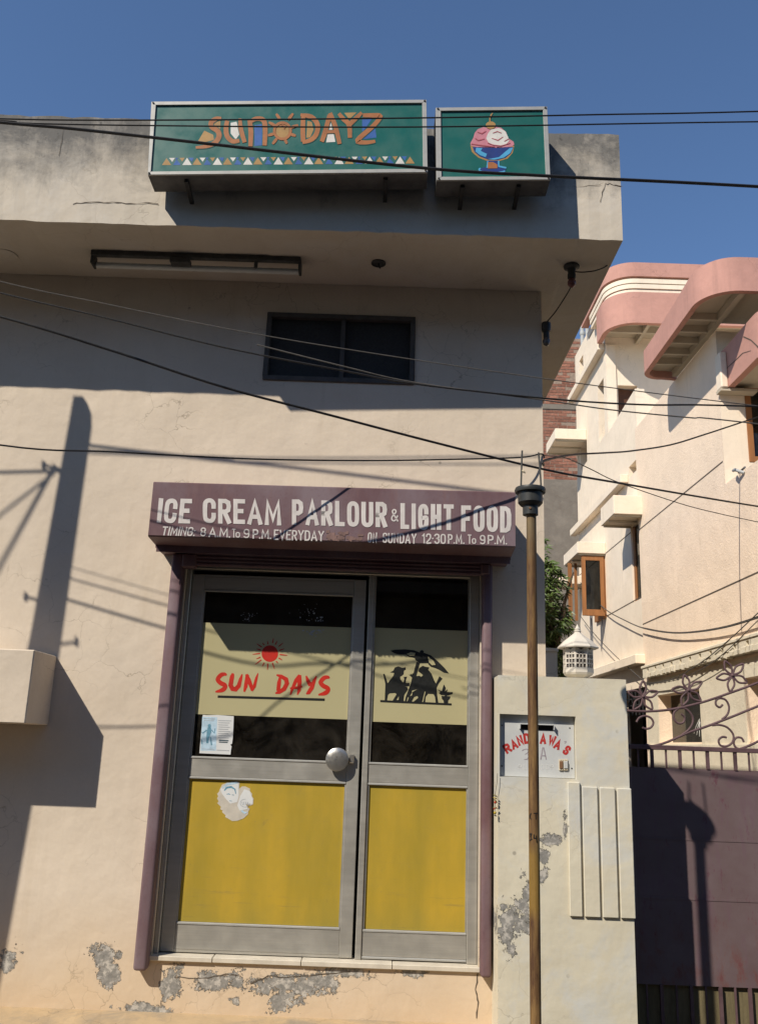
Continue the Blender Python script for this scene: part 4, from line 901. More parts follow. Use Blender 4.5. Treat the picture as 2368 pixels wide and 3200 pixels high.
# ---- lantern on the pillar
LC = Vector((1.172, -.10, 2.012))
ln = thing('lantern', 'white octagonal lattice lantern with pointed roof on top of the gate pillar', 'lantern', LC)
MB().lathe(LC, [(.055, .0005), (.055, .012), (.082, .028), (.089, .040), (.089, .060)], 8).build('base', 'lantern', ln)
MB().lathe(LC, [(.080, .060), (.080, .180)], 8).build('glass_body', 'lantglass', ln)
for k in range(8):
    a0 = 2 * pi * (k + .5) / 8; a1 = 2 * pi * (k + 1.5) / 8; R_ = .088
    A = LC + Vector((cos(a0) * R_, sin(a0) * R_, 0)); B = LC + Vector((cos(a1) * R_, sin(a1) * R_, 0)); am = (a0 + a1) / 2
    nrm = Vector((cos(am), sin(am), 0)); m = MB()
    def bar(t0, t1, z0, z1):
        p, q = A.lerp(B, t0), A.lerp(B, t1); up_ = Vector((0, 0, 1))
        m.prism([p + up_ * z0, q + up_ * z0, q + up_ * z1, p + up_ * z1], -nrm * .006)
    bar(0, .1, .06, .185); bar(.9, 1, .06, .185)
    for t in (.36, .64): bar(t - .035, t + .035, .068, .165)
    for z in (.06, .088, .115, .142): bar(.1, .9, z, z + .007)
    p, q = A.lerp(B, .1), A.lerp(B, .9); z = Vector((0, 0, 1))
    m.prism([p + z * .150, p.lerp(q, .5) + z * .158, p.lerp(q, .5) + z * .168, p + z * .185], -nrm * .006)
    m.prism([p.lerp(q, .5) + z * .158, q + z * .150, q + z * .185, p.lerp(q, .5) + z * .168], -nrm * .006)
    m.build('lattice_panel', 'lantern', ln)
MB().lathe(LC, [(.120, .182), (.122, .188), (.085, .225), (.022, .272), (.018, .28)], 8).build('roof', 'lantern', ln)
MB().lathe(LC, [(.018, .278), (.022, .286), (.016, .292), (.019, .298), (.011, .305), (.002, .325)], 14).build('finial', 'lantern', ln, smooth=True)

# ---- rusty pipe post
PX_, PY_ = .742, -1.05
pp = thing('rusty_post', 'slim rusty pipe post with dark cap and two rods before the gate pillar', 'post', (PX_, PY_, 0))
MB().tube([(PX_ + .001, PY_, 0), (PX_ + .001, PY_, 1.2), (PX_, PY_, 2.79)], .0245, 18).build('pipe', 'rust', pp, smooth=True)
cz = PY('u', 1157, 1128, PY_).z
s7 = lambda x, y: PY('r7', x, y, PY_)
zt, z1, z2, z3, z4 = s7(700, 830).z, s7(700, 930).z, s7(700, 1150).z, s7(700, 1200).z, s7(700, 1350).z
rc, rb, rn = .079, .062, .0385
MB().lathe((PX_ - .004, PY_, 0), [(rn, z4), (rn, z3 + .003), (rb - .012, z3 + .006), (rb, z2 + .006), (rb, z1 - .002), (rc - .004, z1 - .004), (rc, z1 + .008), (rc - .004, z1 + .02), (rc * .7, zt - .004), (rc * .3, zt + .003), (.004, zt + .005)], 32).build('cap', 'plastic', pp, smooth=True)
MB().lathe((PX_ - .012, PY_ - rn - .001, s7(640, 1255).z), [(.005, -.003), (.006, .002)], 10, 'y').build('bolt', 'switch', pp)
for (xb, xt) in ((512, 536), (890, 836)):
    yb_, yt = 870, 165 if xb < 700 else 200
    MB().tube([s7(xb, yb_) - Vector((0, 0, .02)), s7((xb + xt) / 2, 500), s7(xt, yt)], .0046, 8).build('rod', 'tubemetal', pp, smooth=True)
MB().tube([s7(515, 530), s7(560, 545), s7(600, 575)], [.004, .007, .004], 6).build('rag', 'ivory', pp)
F34 = lambda x, y, k=0: PY('r4', x, y, PY_ - .0247) + Vector((0, -.0004 - .0001 * k, 0))
def wrap(reg):   # painted on the round pipe
    def fn(x, y, k=0):
        p = PY(reg, x, y, PY_ - .02); t = max(-1, min(1, (p.x - PX_) / .0255))
        return Vector((PX_ + t * .0254, PY_ - .0254 * sqrt(max(0, 1 - t * t)) - .0001 * k, p.z))
    return fn
F4 = wrap('r4'); m = MB()
m.ribbon([(303, 80, 5), (296, 95, 5), (296, 108, 5), (304, 116, 4)], F4); m.ribbon([(316, 80, 5), (328, 80, 5), (340, 80, 5)], F4); m.ribbon([(329, 80, 5), (330, 116, 5)], F4)
m.ribbon([(294, 205, 5), (304, 203, 6), (300, 220, 5), (306, 235, 6), (295, 244, 5)], F4); m.ribbon([(318, 205, 5), (318, 228, 6), (330, 229, 6)], F4); m.ribbon([(332, 212, 6), (336, 255, 6)], F4)
m.build('painted_code', 'black', pp)

# ================================================================== gate
YG = .25
gt = thing('iron_gate', 'faded purple sheet-metal gate topped with iron flowers and scrolls', 'gate', (2.9, YG, 0))
G = lambda x, y, dy=0: PY('r3', x, y, YG + dy)
G4 = lambda x, y, dy=0: PY('r4', x, y, YG + dy)
GX0, GX1 = 1.43, 4.0
ztop, zsh, zbot = G(1200, 836).z, 1.527, G4(1200, 1105).z
box('sheet_panel', 'gate', gt, GX0 + .04, GX1, YG - .003, YG + .001, zbot, zsh)
for y_ in (245, 600):
    zz = G4(1480, y_).z; box('seam', 'gate', gt, GX0 + .04, GX1, YG - .0055, YG - .0032, zz - .006, zz + .006)
for zz in (1.30, .55):
    MB().tube([(GX0 + .02, YG - .03, zz - .05), (GX0 + .02, YG - .03, zz + .05)], .014, 10).build('hinge', 'gatebar', gt, smooth=True)
box('top_rail', 'gatebar', gt, GX0, GX1, YG - .016, YG + .016, ztop - .014, ztop + .014, bevel=.003)
box('panel_rail', 'gatebar', gt, GX0, GX1, YG + .003, YG + .03, zsh - .03, zsh + .003)
box('bottom_rail', 'gatebar', gt, GX0, GX1, YG + .003, YG + .03, zbot, zbot + .03)
box('gate_stile', 'gatebar', gt, GX0, GX0 + .035, YG - .012, YG + .02, .05, ztop - .014)
bx = [G(x, 900).x for x in (940, 1022, 1106, 1188, 1270, 1352, 1434, 1516, 1598)]
st_ = bx[1] - bx[0]
i = 0
while bx[-1] < GX1 - .05: bx.append(bx[-1] + st_)
for i, x in enumerate(bx):
    w_ = .009 if i % 2 == 1 else .005
    box('bar', 'gatebar', gt, x - w_, x + w_, YG - w_, YG + w_, zsh + .003, ztop - .014)
    box('lower_bar', 'gatebar', gt, x - w_, x + w_, YG - w_, YG + w_, .04, zbot - .0005)
box('lower_sheet', 'olive', gt, GX0 + .04, GX1, YG + .02, YG + .024, .03, zbot - .002)
tubeG = lambda nm, pts, r, n=6: MB().tube(spline([G(x, y) for x, y in pts], n), r, 8).build(nm, 'gatebar', gt, smooth=True)
tubeG('curved_rail', [(872, 612), (1000, 616), (1150, 602), (1320, 562), (1480, 508), (1652, 445), (1850, 360)], .0075)
tubeG('curved_rail', [(985, 812), (1030, 822), (1120, 795), (1240, 742), (1340, 708), (1480, 655), (1600, 606), (1652, 585), (1850, 500)], .0075)
tubeG('curved_rail', [(1530, 845), (1580, 828), (1652, 795), (1850, 690)], .0075)
def spiral(cx, cy, r0, r1, a0, a1, n=18): return [(cx + (r0 + (r1 - r0) * t) * cos(radians(a0 + (a1 - a0) * t)), cy + (r0 + (r1 - r0) * t) * sin(radians(a0 + (a1 - a0) * t))) for t in [k / n for k in range(n + 1)]]
def scr(pts): tubeG('scroll', pts, .0068, 3)
scr([(930, 680), (945, 655), (980, 643), (1015, 655), (1030, 685), (1015, 712), (985, 720), (965, 712)])
scr([(1195, 632), (1215, 650), (1210, 680), (1180, 688), (1155, 665), (1152, 625), (1185, 597), (1225, 602), (1262, 645), (1262, 690), (1235, 730), (1200, 755)])
scr([(1442, 575), (1425, 592), (1403, 578), (1402, 552), (1425, 538), (1460, 548), (1480, 590), (1470, 635), (1438, 664)])
scr([(1465, 772), (1440, 768), (1418, 788), (1428, 818), (1465, 824), (1500, 800), (1505, 755), (1470, 712), (1420, 696), (1380, 700)])
scr([(1568, 800), (1555, 775), (1525, 772), (1508, 795), (1515, 825), (1540, 840), (1580, 835)])
scr([(1700, 700), (1680, 680), (1660, 700), (1675, 730), (1720, 730), (1745, 680), (1720, 620)])
for cx, cy, L_, rot in ((968, 528, 92, 0), (1237, 491, 95, -14), (1499, 402, 95, -28), (1790, 300, 95, -35)):
    for k in range(5):
        a = radians(-90 + rot + 72 * k); d = Vector((cos(a), sin(a))); s_ = Vector((-d.y, d.x)); pts = []
        if k in (2, 3): Lk = L_ * 1.02
        else: Lk = L_
        for t, w_ in ((.06, 0), (.3, .14), (.55, .21), (.8, .13), (1.0, 0), (.8, -.13), (.55, -.21), (.3, -.14), (.06, 0)):
            q = Vector((cx, cy)) + d * (t * Lk) + s_ * (w_ * Lk); pts.append((q.x, q.y))
        tubeG('petal', pts, .0066, 3)
    MB().lathe(G(cx, cy), [(.004, -.014), (.010, -.008), (.010, .008), (.004, .014)], 12, 'y').build('flower_boss', 'gatebar', gt, smooth=True)
# ================================================================== neighbouring house
H = thing('neighbour_house', 'stepped cream house with pink rounded canopies beyond the gate', 'house', (6, 6, 0))
XA = 4.0
# textured lower and middle side wall
MB().panel('x', XA, .22, (1.0, 8.2), (.002, 6.68), [(1.0, 4.67, 4.715, 6.68), (2.9, 4.50, 1.78, 2.45), (5.88, 7.58, 1.78, 2.43)]).build('side_wall', 'house', H)
# smoother rear part
rw = MB().panel('x', XA + .03, .2, (8.202, 12.55), (.002, 7.24), [(8.22, 8.75, 3.95, 5.18), (10.45, 11.15, 3.95, 5.06), (8.3, 9.9, 1.2, 2.6), (8.25, 8.72, 6.02, 6.20)])
rw.build('rear_side_wall', 'house_smooth', H)
MB().panel('x', XA + .03, .2, (9.99, 12.5), (7.242, 9.91), [(10.15, 10.62, 7.3, 8.42), (11.62, 12.2, 7.25, 7.70), (11.75, 12.1, 9.2, 9.62)]).build('upper_side_wall', 'house_smooth', H)
MB().panel('y', 9.985, .2, (XA + .032, 9.0), (6.7, 9.91), [(4.24, 4.60, 7.0, 8.2)]).build('upper_front_wall', 'house_smooth', H)
box('wall_strip', 'house_smooth', H, XA + .031, 4.21, 9.955, 9.9845, 6.8, 9.0)
box('upper_window', 'shadewood', H, 4.24, 4.60, 10.15, 10.18, 7.0, 8.2)
MB().panel('y', 4.67, .2, (XA + .222, 8.5), (3.4, 6.68), [(4.30, 5.5, 5.0, 6.0)]).build('middle_front_wall', 'house_smooth', H)
MB().panel('y', 4.668, .003, (XA + .0, XA + .2215), (4.716, 6.679)).build('corner_face', 'house_smooth', H)
box('terrace_slab', 'house_smooth', H, XA + .222, 8.5, 1.0, 4.668, 3.40, 3.52)
box('roof_slab', 'house_smooth', H, XA + .222, 8.5, 4.872, 9.98, 6.50, 6.68)
box('top_slab', 'house_smooth', H, XA + .232, 8.5, 10.19, 12.5, 9.75, 9.90)
box('rear_wall', 'house_smooth', H, XA + .232, 8.5, 12.52, 12.7, .002, 9.9)
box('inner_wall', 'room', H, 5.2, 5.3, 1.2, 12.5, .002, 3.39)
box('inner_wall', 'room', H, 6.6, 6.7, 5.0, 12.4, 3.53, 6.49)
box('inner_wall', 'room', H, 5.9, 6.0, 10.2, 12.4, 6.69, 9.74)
# grooves scored in the render
for z, y0, y1 in ((5.005, 4.70, 8.18), (3.525, 1.0, 8.18), (5.10, 8.75, 12.5), (3.97, 8.22, 10.6)):
    box('groove_line', 'crack', H, XA - .0022 + (.03 if y0 > 8.2 else 0), XA - .0002 + (.03 if y0 > 8.2 else 0), y0, y1, z - .009, z + .009)
# string ledges with shaded undersides
box('string_ledge', 'house_smooth', H, XA - .10, XA + .028, 8.78, 12.75, 5.96, 6.10, bevel=.008)
box('string_ledge', 'house_smooth', H, XA - .10, XA + .028, 10.02, 12.75, 8.92, 9.06, bevel=.008)
MB().prism([(XA + .0301, 8.2, 7.2402), (XA + .0301, 9.984, 7.2402), (XA + .0301, 9.984, 7.25), (XA + .0301, 8.2, 7.385)], (.15, 0, 0)).build('parapet_cap', 'house_smooth', H)
box('roof_slot', 'crack', H, XA + .026, XA + .0295, 10.25, 11.2, 9.70, 9.74)
# chajjas: sunshades over the side windows
def chajja(y0, y1, z0, z1, x0=3.52):
    c = MB(); c.box(x0, XA + .029, y0, y1, z0, z1); o = c.build('sunshade', 'house_smooth', H, bevel=.006)
    n_ = 3
    for k in range(n_):
        yy = y0 + .06 + (y1 - y0 - .12) * k / (n_ - 1)
        MB().box(x0 + .03, XA + .028, yy - .02, yy + .02, z0 - .03, z0 - .0005).build('rib', 'coffer', o)
    return o
chajja(7.98, 8.80, 5.20, 5.50, 3.56)
chajja(10.38, 11.6, 5.09, 5.30, 3.52)
chajja(11.62, 12.6, 7.70, 7.92, 3.40)
box('sunshade', 'house_smooth', H, 3.45, XA + .029, 12.0, 12.7, 4.82, 4.98, bevel=.006)
# brown windows in the rear side wall
w1 = box('side_window', 'wood', H, XA + .06, XA + .11, 8.22, 8.30, 3.95, 5.18)
box('frame_bar', 'wood', w1, XA + .06, XA + .11, 8.66, 8.75, 3.95, 5.18); box('glass_pane', 'houseglass', w1, XA + .08, XA + .085, 8.30, 8.66, 3.95, 5.18)
w2 = MB()
for a in ((10.45, 10.52, 3.95, 5.06), (11.08, 11.15, 3.95, 5.06), (10.52, 11.08, 3.95, 4.02), (10.52, 11.08, 4.99, 5.06)): w2.box(XA - .02, XA + .09, a[0], a[1], a[2], a[3])
w2o = w2.build('side_window', 'wood', H)
box('glass_pane', 'houseglass', w2o, XA + .04, XA + .045, 10.52, 11.08, 4.02, 4.99)
sh = MB(); Ys = 10.47     # shutter standing open at right angles to the wall
for a in ((3.60, 3.67, 3.97, 5.05), (3.93, 4.0, 3.97, 5.05), (3.67, 3.93, 3.97, 4.08), (3.67, 3.93, 4.97, 5.05)): sh.box(a[0], a[1], Ys - .04, Ys, a[2], a[3])
sho = sh.build('open_shutter', 'wood', H, bevel=.004)
box('glass_pane', 'houseglass', sho, 3.67, 3.93, Ys - .022, Ys - .017, 4.08, 4.97)
sh = MB(); 
for a in ((3.50, 3.57), (3.62, 3.67)): sh.box(a[0], a[1], 11.12, 11.16, 3.97, 5.05)
sh.build('open_shutter', 'wood', H)
for x in (3.78, 3.98): MB().tube([(x, Ys + .1, 3.945), (x, Ys + .1, 3.62)], [.012, .004], 6).build('stay_rod', 'steel', H)
# window of the middle floor
wm = MB()
for a in ((4.30, 4.37, 5.0, 6.0), (5.43, 5.5, 5.0, 6.0), (4.37, 5.43, 5.0, 5.07), (4.37, 5.43, 5.93, 6.0)): wm.box(a[0], a[1], 4.66, 4.74, a[2], a[3])
wmo = wm.build('front_window', 'wood', H, bevel=.004); box('glass_pane', 'houseglass', wmo, 4.37, 5.43, 4.70, 4.706, 5.07, 5.93)
# openings low in the side wall: jambs, glass over black sheets standing for the unlit room, grille
for (y0, y1, z0, z1) in ((5.88, 7.58, 1.78, 2.43), (2.9, 4.50, 1.78, 2.45)):
    o = box('low_window_backing', 'black', H, XA + .195, XA + .215, y0, y1, z0 + .001, z1 - .001)
    box('glass_pane', 'houseglass', o, XA + .18, XA + .185, y0, y1, z0, z1)
    for k in range(3):
        a = Vector((XA + .1, y0 + .35, z0 + .25 + .02 * k)); MB().tube([a, a + Vector((-.03, -.05 + .05 * k, -.08)), a + Vector((-.05, -.1 + .1 * k, -.18))], [.006, .004, .002], 5).build('cobweb_tatter', 'ghost', o)
gr = MB()
for k in range(9): gr.box(XA + .05, XA + .065, 8.34 + .19 * k, 8.36 + .19 * k, 2.2, 2.6)
for k in range(4): gr.box(XA + .068, XA + .08, 8.3, 9.9, 2.25 + .1 * k, 2.27 + .1 * k)
gr.build('window_grille', 'dark', H)
# ledge below the low windows and carved band above them
box('sill_ledge', 'house_pale', H, XA - .03, XA - .0125, 1.0, 8.15, 1.70, 1.755, bevel=.004)
box('band_ledge', 'house_pale', H, XA - .098, XA - .0005, 1.0, 8.05, 2.835, 2.875, bevel=.008)
ys = [7.75 - .36 * k for k in range(17)]
MB().panel('x', XA - .085, .0845, (1.0, 8.0), (2.70, 2.834), [(y - .045, y + .04, 2.765, 2.822) for y in ys]).build('pierced_band', 'house_pale', H)
lr = random.Random(11)
for y in ys:      # crumbling petals along the lower edge
    for d in (-.09, .09):
        w_ = .07; j = lambda: lr.uniform(-.012, .012)
        MB().prism([(XA - .094, y + d - w_ + j(), 2.76 + j()), (XA - .094, y + d - w_ * .4 + j(), 2.685 + j()), (XA - .094, y + d + w_ * .5 + j(), 2.69 + j()), (XA - .094, y + d + w_ + j(), 2.755 + j())], (.09, 0, 0)).build('carved_petal', 'house_pale', H, bevel=.006)
box('dado_panel', 'house_pale', H, XA - .012, XA - .0003, 1.0, 8.1, 1.757, 2.658)
bpy.data.objects.remove(bpy.data.objects['dado_panel'])
MB().panel('x', XA - .012, .0115, (1.0, 8.1), (.3, 2.658), [(5.88, 7.58, 1.757, 2.43), (2.9, 4.50, 1.757, 2.45)]).build('dado_panel', 'house_pale', H)
box('string_ledge', 'house_smooth', H, XA - .14, XA + .029, 8.15, 12.7, 2.93, 3.07, bevel=.008)
# terrace parapet coping and roof-edge pipe
box('pipe_ledge', 'crack', H, XA + .03, 4.25, 8.21, 8.24, 6.63, 6.655)
lamp = thing('wall_bracket_light', 'small glass bracket light on the cream wall below brown window', 'light', PX('r2', 1480, 430, XA))
q = PX('r2', 1500, 410, XA - .05)
MB().tube([q + Vector((.05, -.08, -.03)), q + Vector((-.03, 0, .03)), q + Vector((.0, .1, .05))], .018, 8).build('shade', 'pvc', lamp)
MB().tube([q + Vector((.05, -.1, .03)), q + Vector((.05, .08, .02))], .012, 6).build('stem', 'steel', lamp)

# ---- pink rounded canopies
def arc(cx, cy, r, a0, a1, n=10): return [(cx + r * cos(radians(a0 + (a1 - a0) * k / n)), cy + r * sin(radians(a0 + (a1 - a0) * k / n))) for k in range(n + 1)]
def band(path, z0, z1, th):
    """vertical strip following a plan path, with thickness towards the left of travel"""
    m = MB(); n = len(path); inn = []
    for i in range(n):
        a = Vector(path[max(i - 1, 0)]); b = Vector(path[min(i + 1, n - 1)]); d = (b - a).normalized(); inn.append(Vector(path[i]) + Vector((-d.y, d.x)) * th)
    for i in range(n):
        p, q = path[i], inn[i]
        m.v += [Vector((p[0], p[1], z0)), Vector((p[0], p[1], z1)), Vector((q.x, q.y, z1)), Vector((q.x, q.y, z0))]
    for i in range(n - 1):
        for k in range(4): m.f.append((4 * i + k, 4 * i + (k + 1) % 4, 4 * i + 4 + (k + 1) % 4, 4 * i + 4 + k))
    m.f += [(0, 3, 2, 1), (4 * n - 4, 4 * n - 3, 4 * n - 2, 4 * n - 1)]
    return m
# rear balcony
path = [(3.88, 12.0), (3.88, 9.62)] + arc(4.40, 9.60, .52, 180, 270, 12) + [(7.5, 9.08)]
r_ = lambda p, d: [(x + (d if i < 14 else 0) * 0, y) for i, (x, y) in enumerate(p)]
b1 = band(path[1:] if False else [(3.88, 9.98)] + path[1:], 9.02, 9.625, .09).build('rear_balcony', 'pink', H, smooth=True)
def inset(p, d):
    out = []
    for i in range(len(p)):
        a = Vector(p[max(i - 1, 0)]); b = Vector(p[min(i + 1, len(p) - 1)]); t = (b - a).normalized(); q = Vector(p[i]) + Vector((-t.y, t.x)) * d; out.append((q.x, q.y))
    return out
pb = [(3.88, 11.2)] + path[1:]
for z0, z1, d, mt in ((9.6255, 9.70, .05, 'house_smooth'), (9.70, 9.715, .10, 'house_smooth'), (9.715, 9.80, .03, 'house_smooth'), (9.80, 9.815, .08, 'house_smooth'), (9.815, 9.90, .02, 'house_smooth'), (9.90, 9.94, .07, 'house_smooth')):
    band(inset([(3.88, 10.6)] + path[1:], d), z0, z1 - .0004, .12).build('fluted_band', mt, b1, smooth=True)
band(inset(pb, 0), 9.94, 10.215, .14).build('top_band', 'pink', b1, smooth=True)
slab = [(x, y) for x, y in inset([(3.88, 9.98)] + path[1:], .089)] + [(7.5, 9.98)]
MB().prism([(x, y, 9.16) for x, y in slab], (0, 0, .3)).build('soffit', 'coffer', b1)
for x in (4.62, 5.2): box('coffer_rib', 'coffer', b1, x - .03, x + .03, 9.17, 9.98, 9.035, 9.1595)
box('coffer_rib', 'coffer', b1, 3.98, 7.4, 9.50, 9.56, 9.036, 9.1585)
box('deck', 'house_smooth', b1, 4.2, 7.5, 9.25, 11, 9.95, 10.1)
# long roof canopy with rounded ends
zc0, zc1 = 6.68, 7.0
path2 = [(4.0, 6.22)] + arc(3.76, 5.95, .25, 78, 180, 8) + [(3.51, 5.5), (3.51, 4.6), (3.51, 4.1)] + arc(3.93, 4.08, .42, 180, 270, 10) + [(5.0, 3.66), (8.0, 3.66)]
# fascia rises towards the street front
def band_rise(path, z0, z1, th, f):
    m = band(path, z0, z1, th)
    for v in m.v:
        if v.z > (z0 + z1) / 2: v.z += f(v.x, v.y)
    return m
c2 = band_rise(path2, zc0, zc1, .07, lambda x, y: .10 * max(0, min(1, (5.2 - y) / 1.5))).build('roof_canopy', 'pink', H, smooth=True)
sl2 = inset(path2, .069) + [(8.0, 4.66), (4.0, 4.66)]
MB().prism([(x, y, zc0 + .10) for x, y in sl2], (0, 0, .16)).build('soffit', 'coffer', c2)
for y in (5.72, 5.40, 5.07, 4.75, 4.42): box('coffer_rib', 'coffer', c2, 3.58, 3.998, y - .02, y + .02, zc0 + .012, zc0 + .0995)
box('coffer_rib', 'coffer', c2, 3.93, 3.999, 3.75, 6.1, zc0 + .008, zc0 + .0992)
# broken canopy over the middle window
zb0 = 5.88
p3 = [(4.05, 4.667), (4.05, 3.75)] + arc(4.4, 3.7, .35, 180, 270, 8) + [(8.0, 3.35)]
c3 = band(p3, zb0, 6.40, .08).build('window_canopy', 'pink', H, smooth=True)
MB().prism([(x, y, zb0 + .06) for x, y in inset(p3, .079) + [(8.0, 4.66)]], (0, 0, .2)).build('soffit', 'coffer', c3)
box('end_block', 'house_smooth', c3, 3.965, 4.049, 4.50, 4.665, 5.87, 6.33, bevel=.012)
box('soffit_ledge', 'coffer', c3, 3.96, 4.4, 4.52, 4.664, 5.835, 5.8695)
wz = MB(); wz.ribbon([(1545, 680, 9), (1600, 705, 8), (1652, 755, 9)], lambda x, y, k: PX('r1', x, y, 4.047)); wz.build('crack_line', 'crack', c3)
wz = MB(); wz.ribbon([(1350, 1040, 4), (1385, 965, 5), (1430, 905, 5), (1490, 850, 5), (1540, 800, 5), (1600, 782, 3)], lambda x, y, k: PX('r1', x, y, 4.047)); wz.build('crack_line', 'crack', c3)
# roof pipes at the back of the house
pa, pb_ = PY('r1', 402, 445, 12.62), PY('r1', 368, 535, 12.62)
for x, y, z1, lab in ((pa.x, 12.62, pa.z, 'taller grey pipe standing on the far roof edge'), (pb_.x, 12.62, pb_.z, 'shorter grey pipe standing on the far roof edge')):
    t = thing('roof_pipe', lab, 'pipe', (x, y, 9.9))
    MB().tube([(x, y, 9.85), (x, y, z1)], .045, 12).build('pipe', 'pvc', t, smooth=True)
    for z in (z1 - .45, z1 - .12): MB().lathe((x, y, z), [(.052, 0), (.058, .02), (.058, .07), (.052, .09)], 12).build('joint', 'pvc', t, smooth=True)
    MB().tube([(x - .03, y, z1), (x + .35, y, z1 + .02)], .04, 10).build('elbow', 'pvc', t, smooth=True)

# ================================================================== low white wall and post beyond the pillar
lw = thing('white_block', 'small white wall block just behind the pillar lantern', 'wall block', (1.3, 1.5, 0))
a = PY('r3', 400, 262, 1.5); b = PY('r3', 458, 262, 1.5)
box('block', 'house_pale', lw, 1.003, b.x, 1.5, 1.75, .002, a.z); box('cap', 'house_pale', lw, 1.003, b.x + .008, 1.49, 1.76, a.z, a.z + .03, bevel=.006)

# ================================================================== brick building
BY = 18.0
bb = thing('brick_building', 'tall bare red brick wall rising behind the alley', 'building', (3, BY, 0))
box('mortar_wall', 'mortar', bb, -2, 9, BY - .006, BY + .3, 0.002, 13.02)
zc = PY('u', 1215, 1046, BY).z
box('cement_render', 'cement', bb, -2, 9, BY - .04, BY - .0062, .002, zc, bevel=.01)
zl0, zl1 = PY('r1', 150, 1210, BY).z, PY('r1', 150, 1175, BY).z
box('concrete_course', 'cement', bb, 3.0, 7, BY - .03, BY - .0062, zl0, zl1)
br = random.Random(21)
protos = []
for k in range(6):
    m = MB(); j = lambda a=.006: br.uniform(-a, a)
    L_, hh, dd = .226 if k < 4 else .108, .073, .032
    m.add([(-L_ / 2 + j(), -dd + j(.003), -hh / 2 + j(.004)), (L_ / 2 + j(), -dd + j(.003), -hh / 2 + j(.004)), (L_ / 2 + j(), -dd + j(.003), hh / 2 + j(.004)), (-L_ / 2 + j(), -dd + j(.003), hh / 2 + j(.004)), (-L_ / 2, 0, -hh / 2), (L_ / 2, 0, -hh / 2), (L_ / 2, 0, hh / 2), (-L_ / 2, 0, hh / 2)],
          [(0, 1, 2, 3), (4, 7, 6, 5), (0, 4, 5, 1), (1, 5, 6, 2), (2, 6, 7, 3), (3, 7, 4, 0)])
    me = bpy.data.meshes.new('brick'); me.from_pydata([tuple(v) for v in m.v], [], m.f); me.materials.append(M['brick']); protos.append(me)
z = zc + .045; row = 0; nb_ = 0
while z < 13.0:
    if zl0 - .04 < z < zl1 + .04: z += .088; continue
    header = row % 5 == 3
    step = .125 if header else .240; x = 4.28 + (.06 if header else .12) * (row % 2); xe = 5.34 if not header else 5.0
    while x < xe and nb_ < 300:
        if br.random() > .03:
            o = bpy.data.objects.new('brick', protos[br.randrange(4, 6) if header else br.randrange(0, 4)]); COL.objects.link(o); o.parent = bb
            o.location = Vector((x + br.uniform(-.006, .006), BY + .0195, z + br.uniform(-.005, .005))) - bb.location
            o.rotation_euler = (0, br.uniform(-.012, .012), br.uniform(-.008, .008)); nb_ += 1
        x += step
    z += .088; row += 1
# the rest of the brickwork, hidden or at the margins, as one part
rest = MB(); z = zc + .045; row = 0
while z < 13.0:
    if not (zl0 - .04 < z < zl1 + .04):
        for x0, x1 in ((2.2, 4.2), (5.42, 7.0)):
            x = x0 + .12 * (row % 2)
            while x < x1: rest.box(x - .111, x + .111, BY - .014, BY + .0195, z - .033, z + .033); x += .24
    z += .088; row += 1
tag(rest.build('brickwork', 'brick', bb), kind='stuff')

# ================================================================== tree in the alley
tr = thing('mango_tree', 'leafy mango tree in the dark alley beside the shop', 'tree', (2.55, 8.1, 0))
tk = MB().tube(spline([(3.3, 11.8, 0), (3.25, 11.8, 1.5), (3.35, 11.75, 3.0), (3.3, 11.7, 4.6)]), [.16 - .004 * i for i in range(25)], 10)
for a in ((3.0, 11.3, 4.6), (3.7, 11.4, 4.9), (3.1, 12.2, 5.0), (3.5, 11.2, 4.2), (2.9, 11.6, 3.6)):
    tk.tube([(3.3, 11.75, 2.6), Vector((3.3, 11.75, 2.9)).lerp(Vector(a), .5) + Vector((0, 0, .3)), a], [.06, .04, .015], 7)
for v in tk.v: v.x = 2.55 + (v.x - 3.3) * .8; v.y = 8.1 + (v.y - 11.8) * .8; v.z *= .86
tk.build('trunk', 'bark', tr, smooth=True)
tl_ = random.Random(4); cr = MB()
def leaf(p, d, L_, w_):
    d = d.normalized(); s_ = d.cross(Vector((tl_.uniform(-.4, .4), tl_.uniform(-.4, .4), 1))).normalized(); up_ = s_.cross(d)
    a = p; b = p + d * L_ * .45 + s_ * w_ - up_ * .01; c = p + d * L_ * .45 - s_ * w_ - up_ * .01; mid_ = p + d * L_ * .5 + up_ * .012; e = p + d * L_ + Vector((0, 0, -.25 * L_))
    cr.add([a, b, mid_, c, e], [(0, 1, 2), (0, 2, 3), (1, 4, 2), (2, 4, 3)])
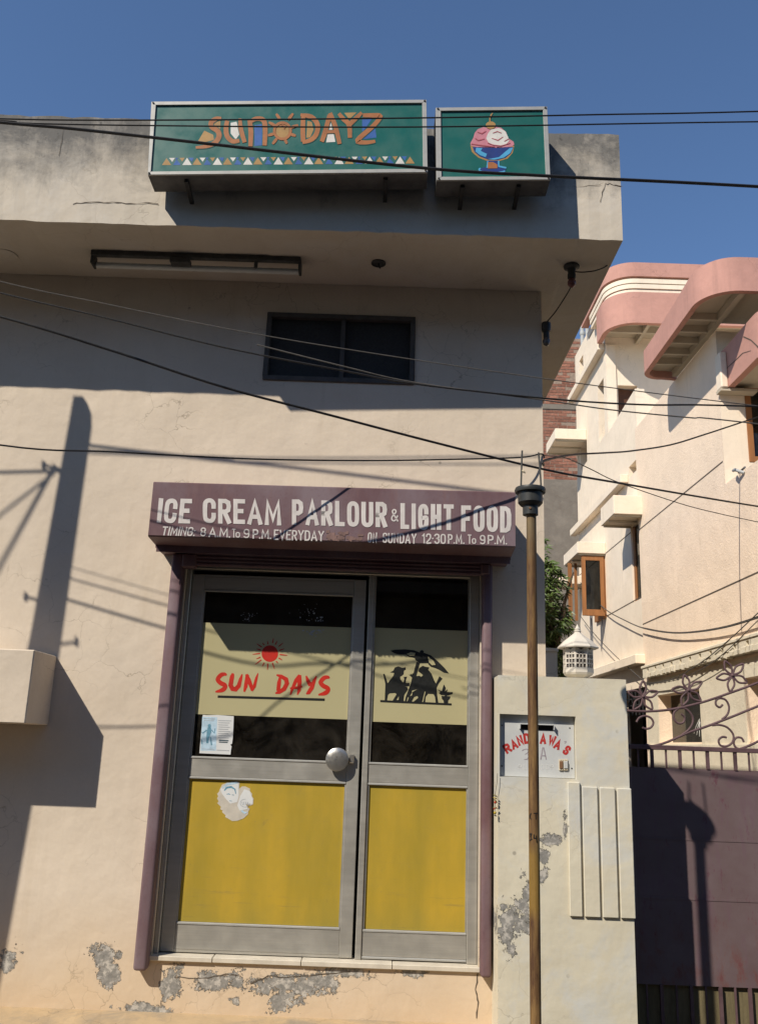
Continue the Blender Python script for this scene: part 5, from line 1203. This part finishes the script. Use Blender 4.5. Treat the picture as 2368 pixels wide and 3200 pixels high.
for i in range(430):
    while True:
        q = Vector((tl_.uniform(-1, 1), tl_.uniform(-1, 1), tl_.uniform(-1, 1)))
        if q.length < 1: break
    ce = Vector((3.15 + .75 * q.x, 11.6 + .8 * q.y, 3.9 + 1.6 * q.z))
    if ce.z > 5.0 and tl_.random() < .35: continue
    ax = Vector((q.x, q.y, q.z * .4 + .25)).normalized()
    for k in range(11):
        a = 2 * pi * k / 11 + tl_.random(); d = Vector((cos(a), sin(a), tl_.uniform(-.7, .25))) + ax * .5
        leaf(ce + Vector((tl_.uniform(-.04, .04), tl_.uniform(-.04, .04), tl_.uniform(-.05, .05))), d, tl_.uniform(.16, .27), tl_.uniform(.018, .030))
for v in cr.v: v.x = 2.36 + (v.x - 3.15) * .62; v.y = 8.05 + (v.y - 11.6) * .8; v.z = 3.4 + (v.z - 3.9) * .85
cr.build('crown', 'leaf', tr)
# cracks that run through the plaster
def crackline(parent, reg, Y, pts, w):
    m = MB(); rr_ = random.Random(len(pts)); out = []
    for i in range(len(pts) - 1):
        for t in (0, .25, .5, .75):
            x = pts[i][0] * (1 - t) + pts[i + 1][0] * t; y = pts[i][1] * (1 - t) + pts[i + 1][1] * t
            out.append((x + rr_.uniform(-2, 2), y + rr_.uniform(-3, 3), w * rr_.uniform(.4, 1.2)))
    m.ribbon(out, lambda x, y, k: PY(reg, x, y, Y)); m.build('crack_line', 'crack', parent)
crackline(shop, 'c', -.6478, [(375, 555), (460, 547), (560, 546), (650, 552), (760, 550), (838, 560)], 4)
crackline(shop, 'b', -.6478, [(995, 465), (940, 455), (915, 452), (900, 490), (888, 560)], 3.5)
crackline(shop, 'b', -.6478, [(760, 465), (830, 462), (915, 455)], 2)
crackline(shop, 'c', -.6478, [(330, 150), (318, 230), (300, 330)], 2.5)
crackline(shop, 'h', -.002, [(1505, 915), (1495, 985), (1505, 1040), (1495, 1129)], 6)
crackline(shop, 'h', -.002, [(200, 930), (320, 935), (420, 917), (490, 925)], 4)
crackline(shop, 'h', -.002, [(525, 955), (600, 925), (700, 930), (860, 912), (990, 905)], 5)
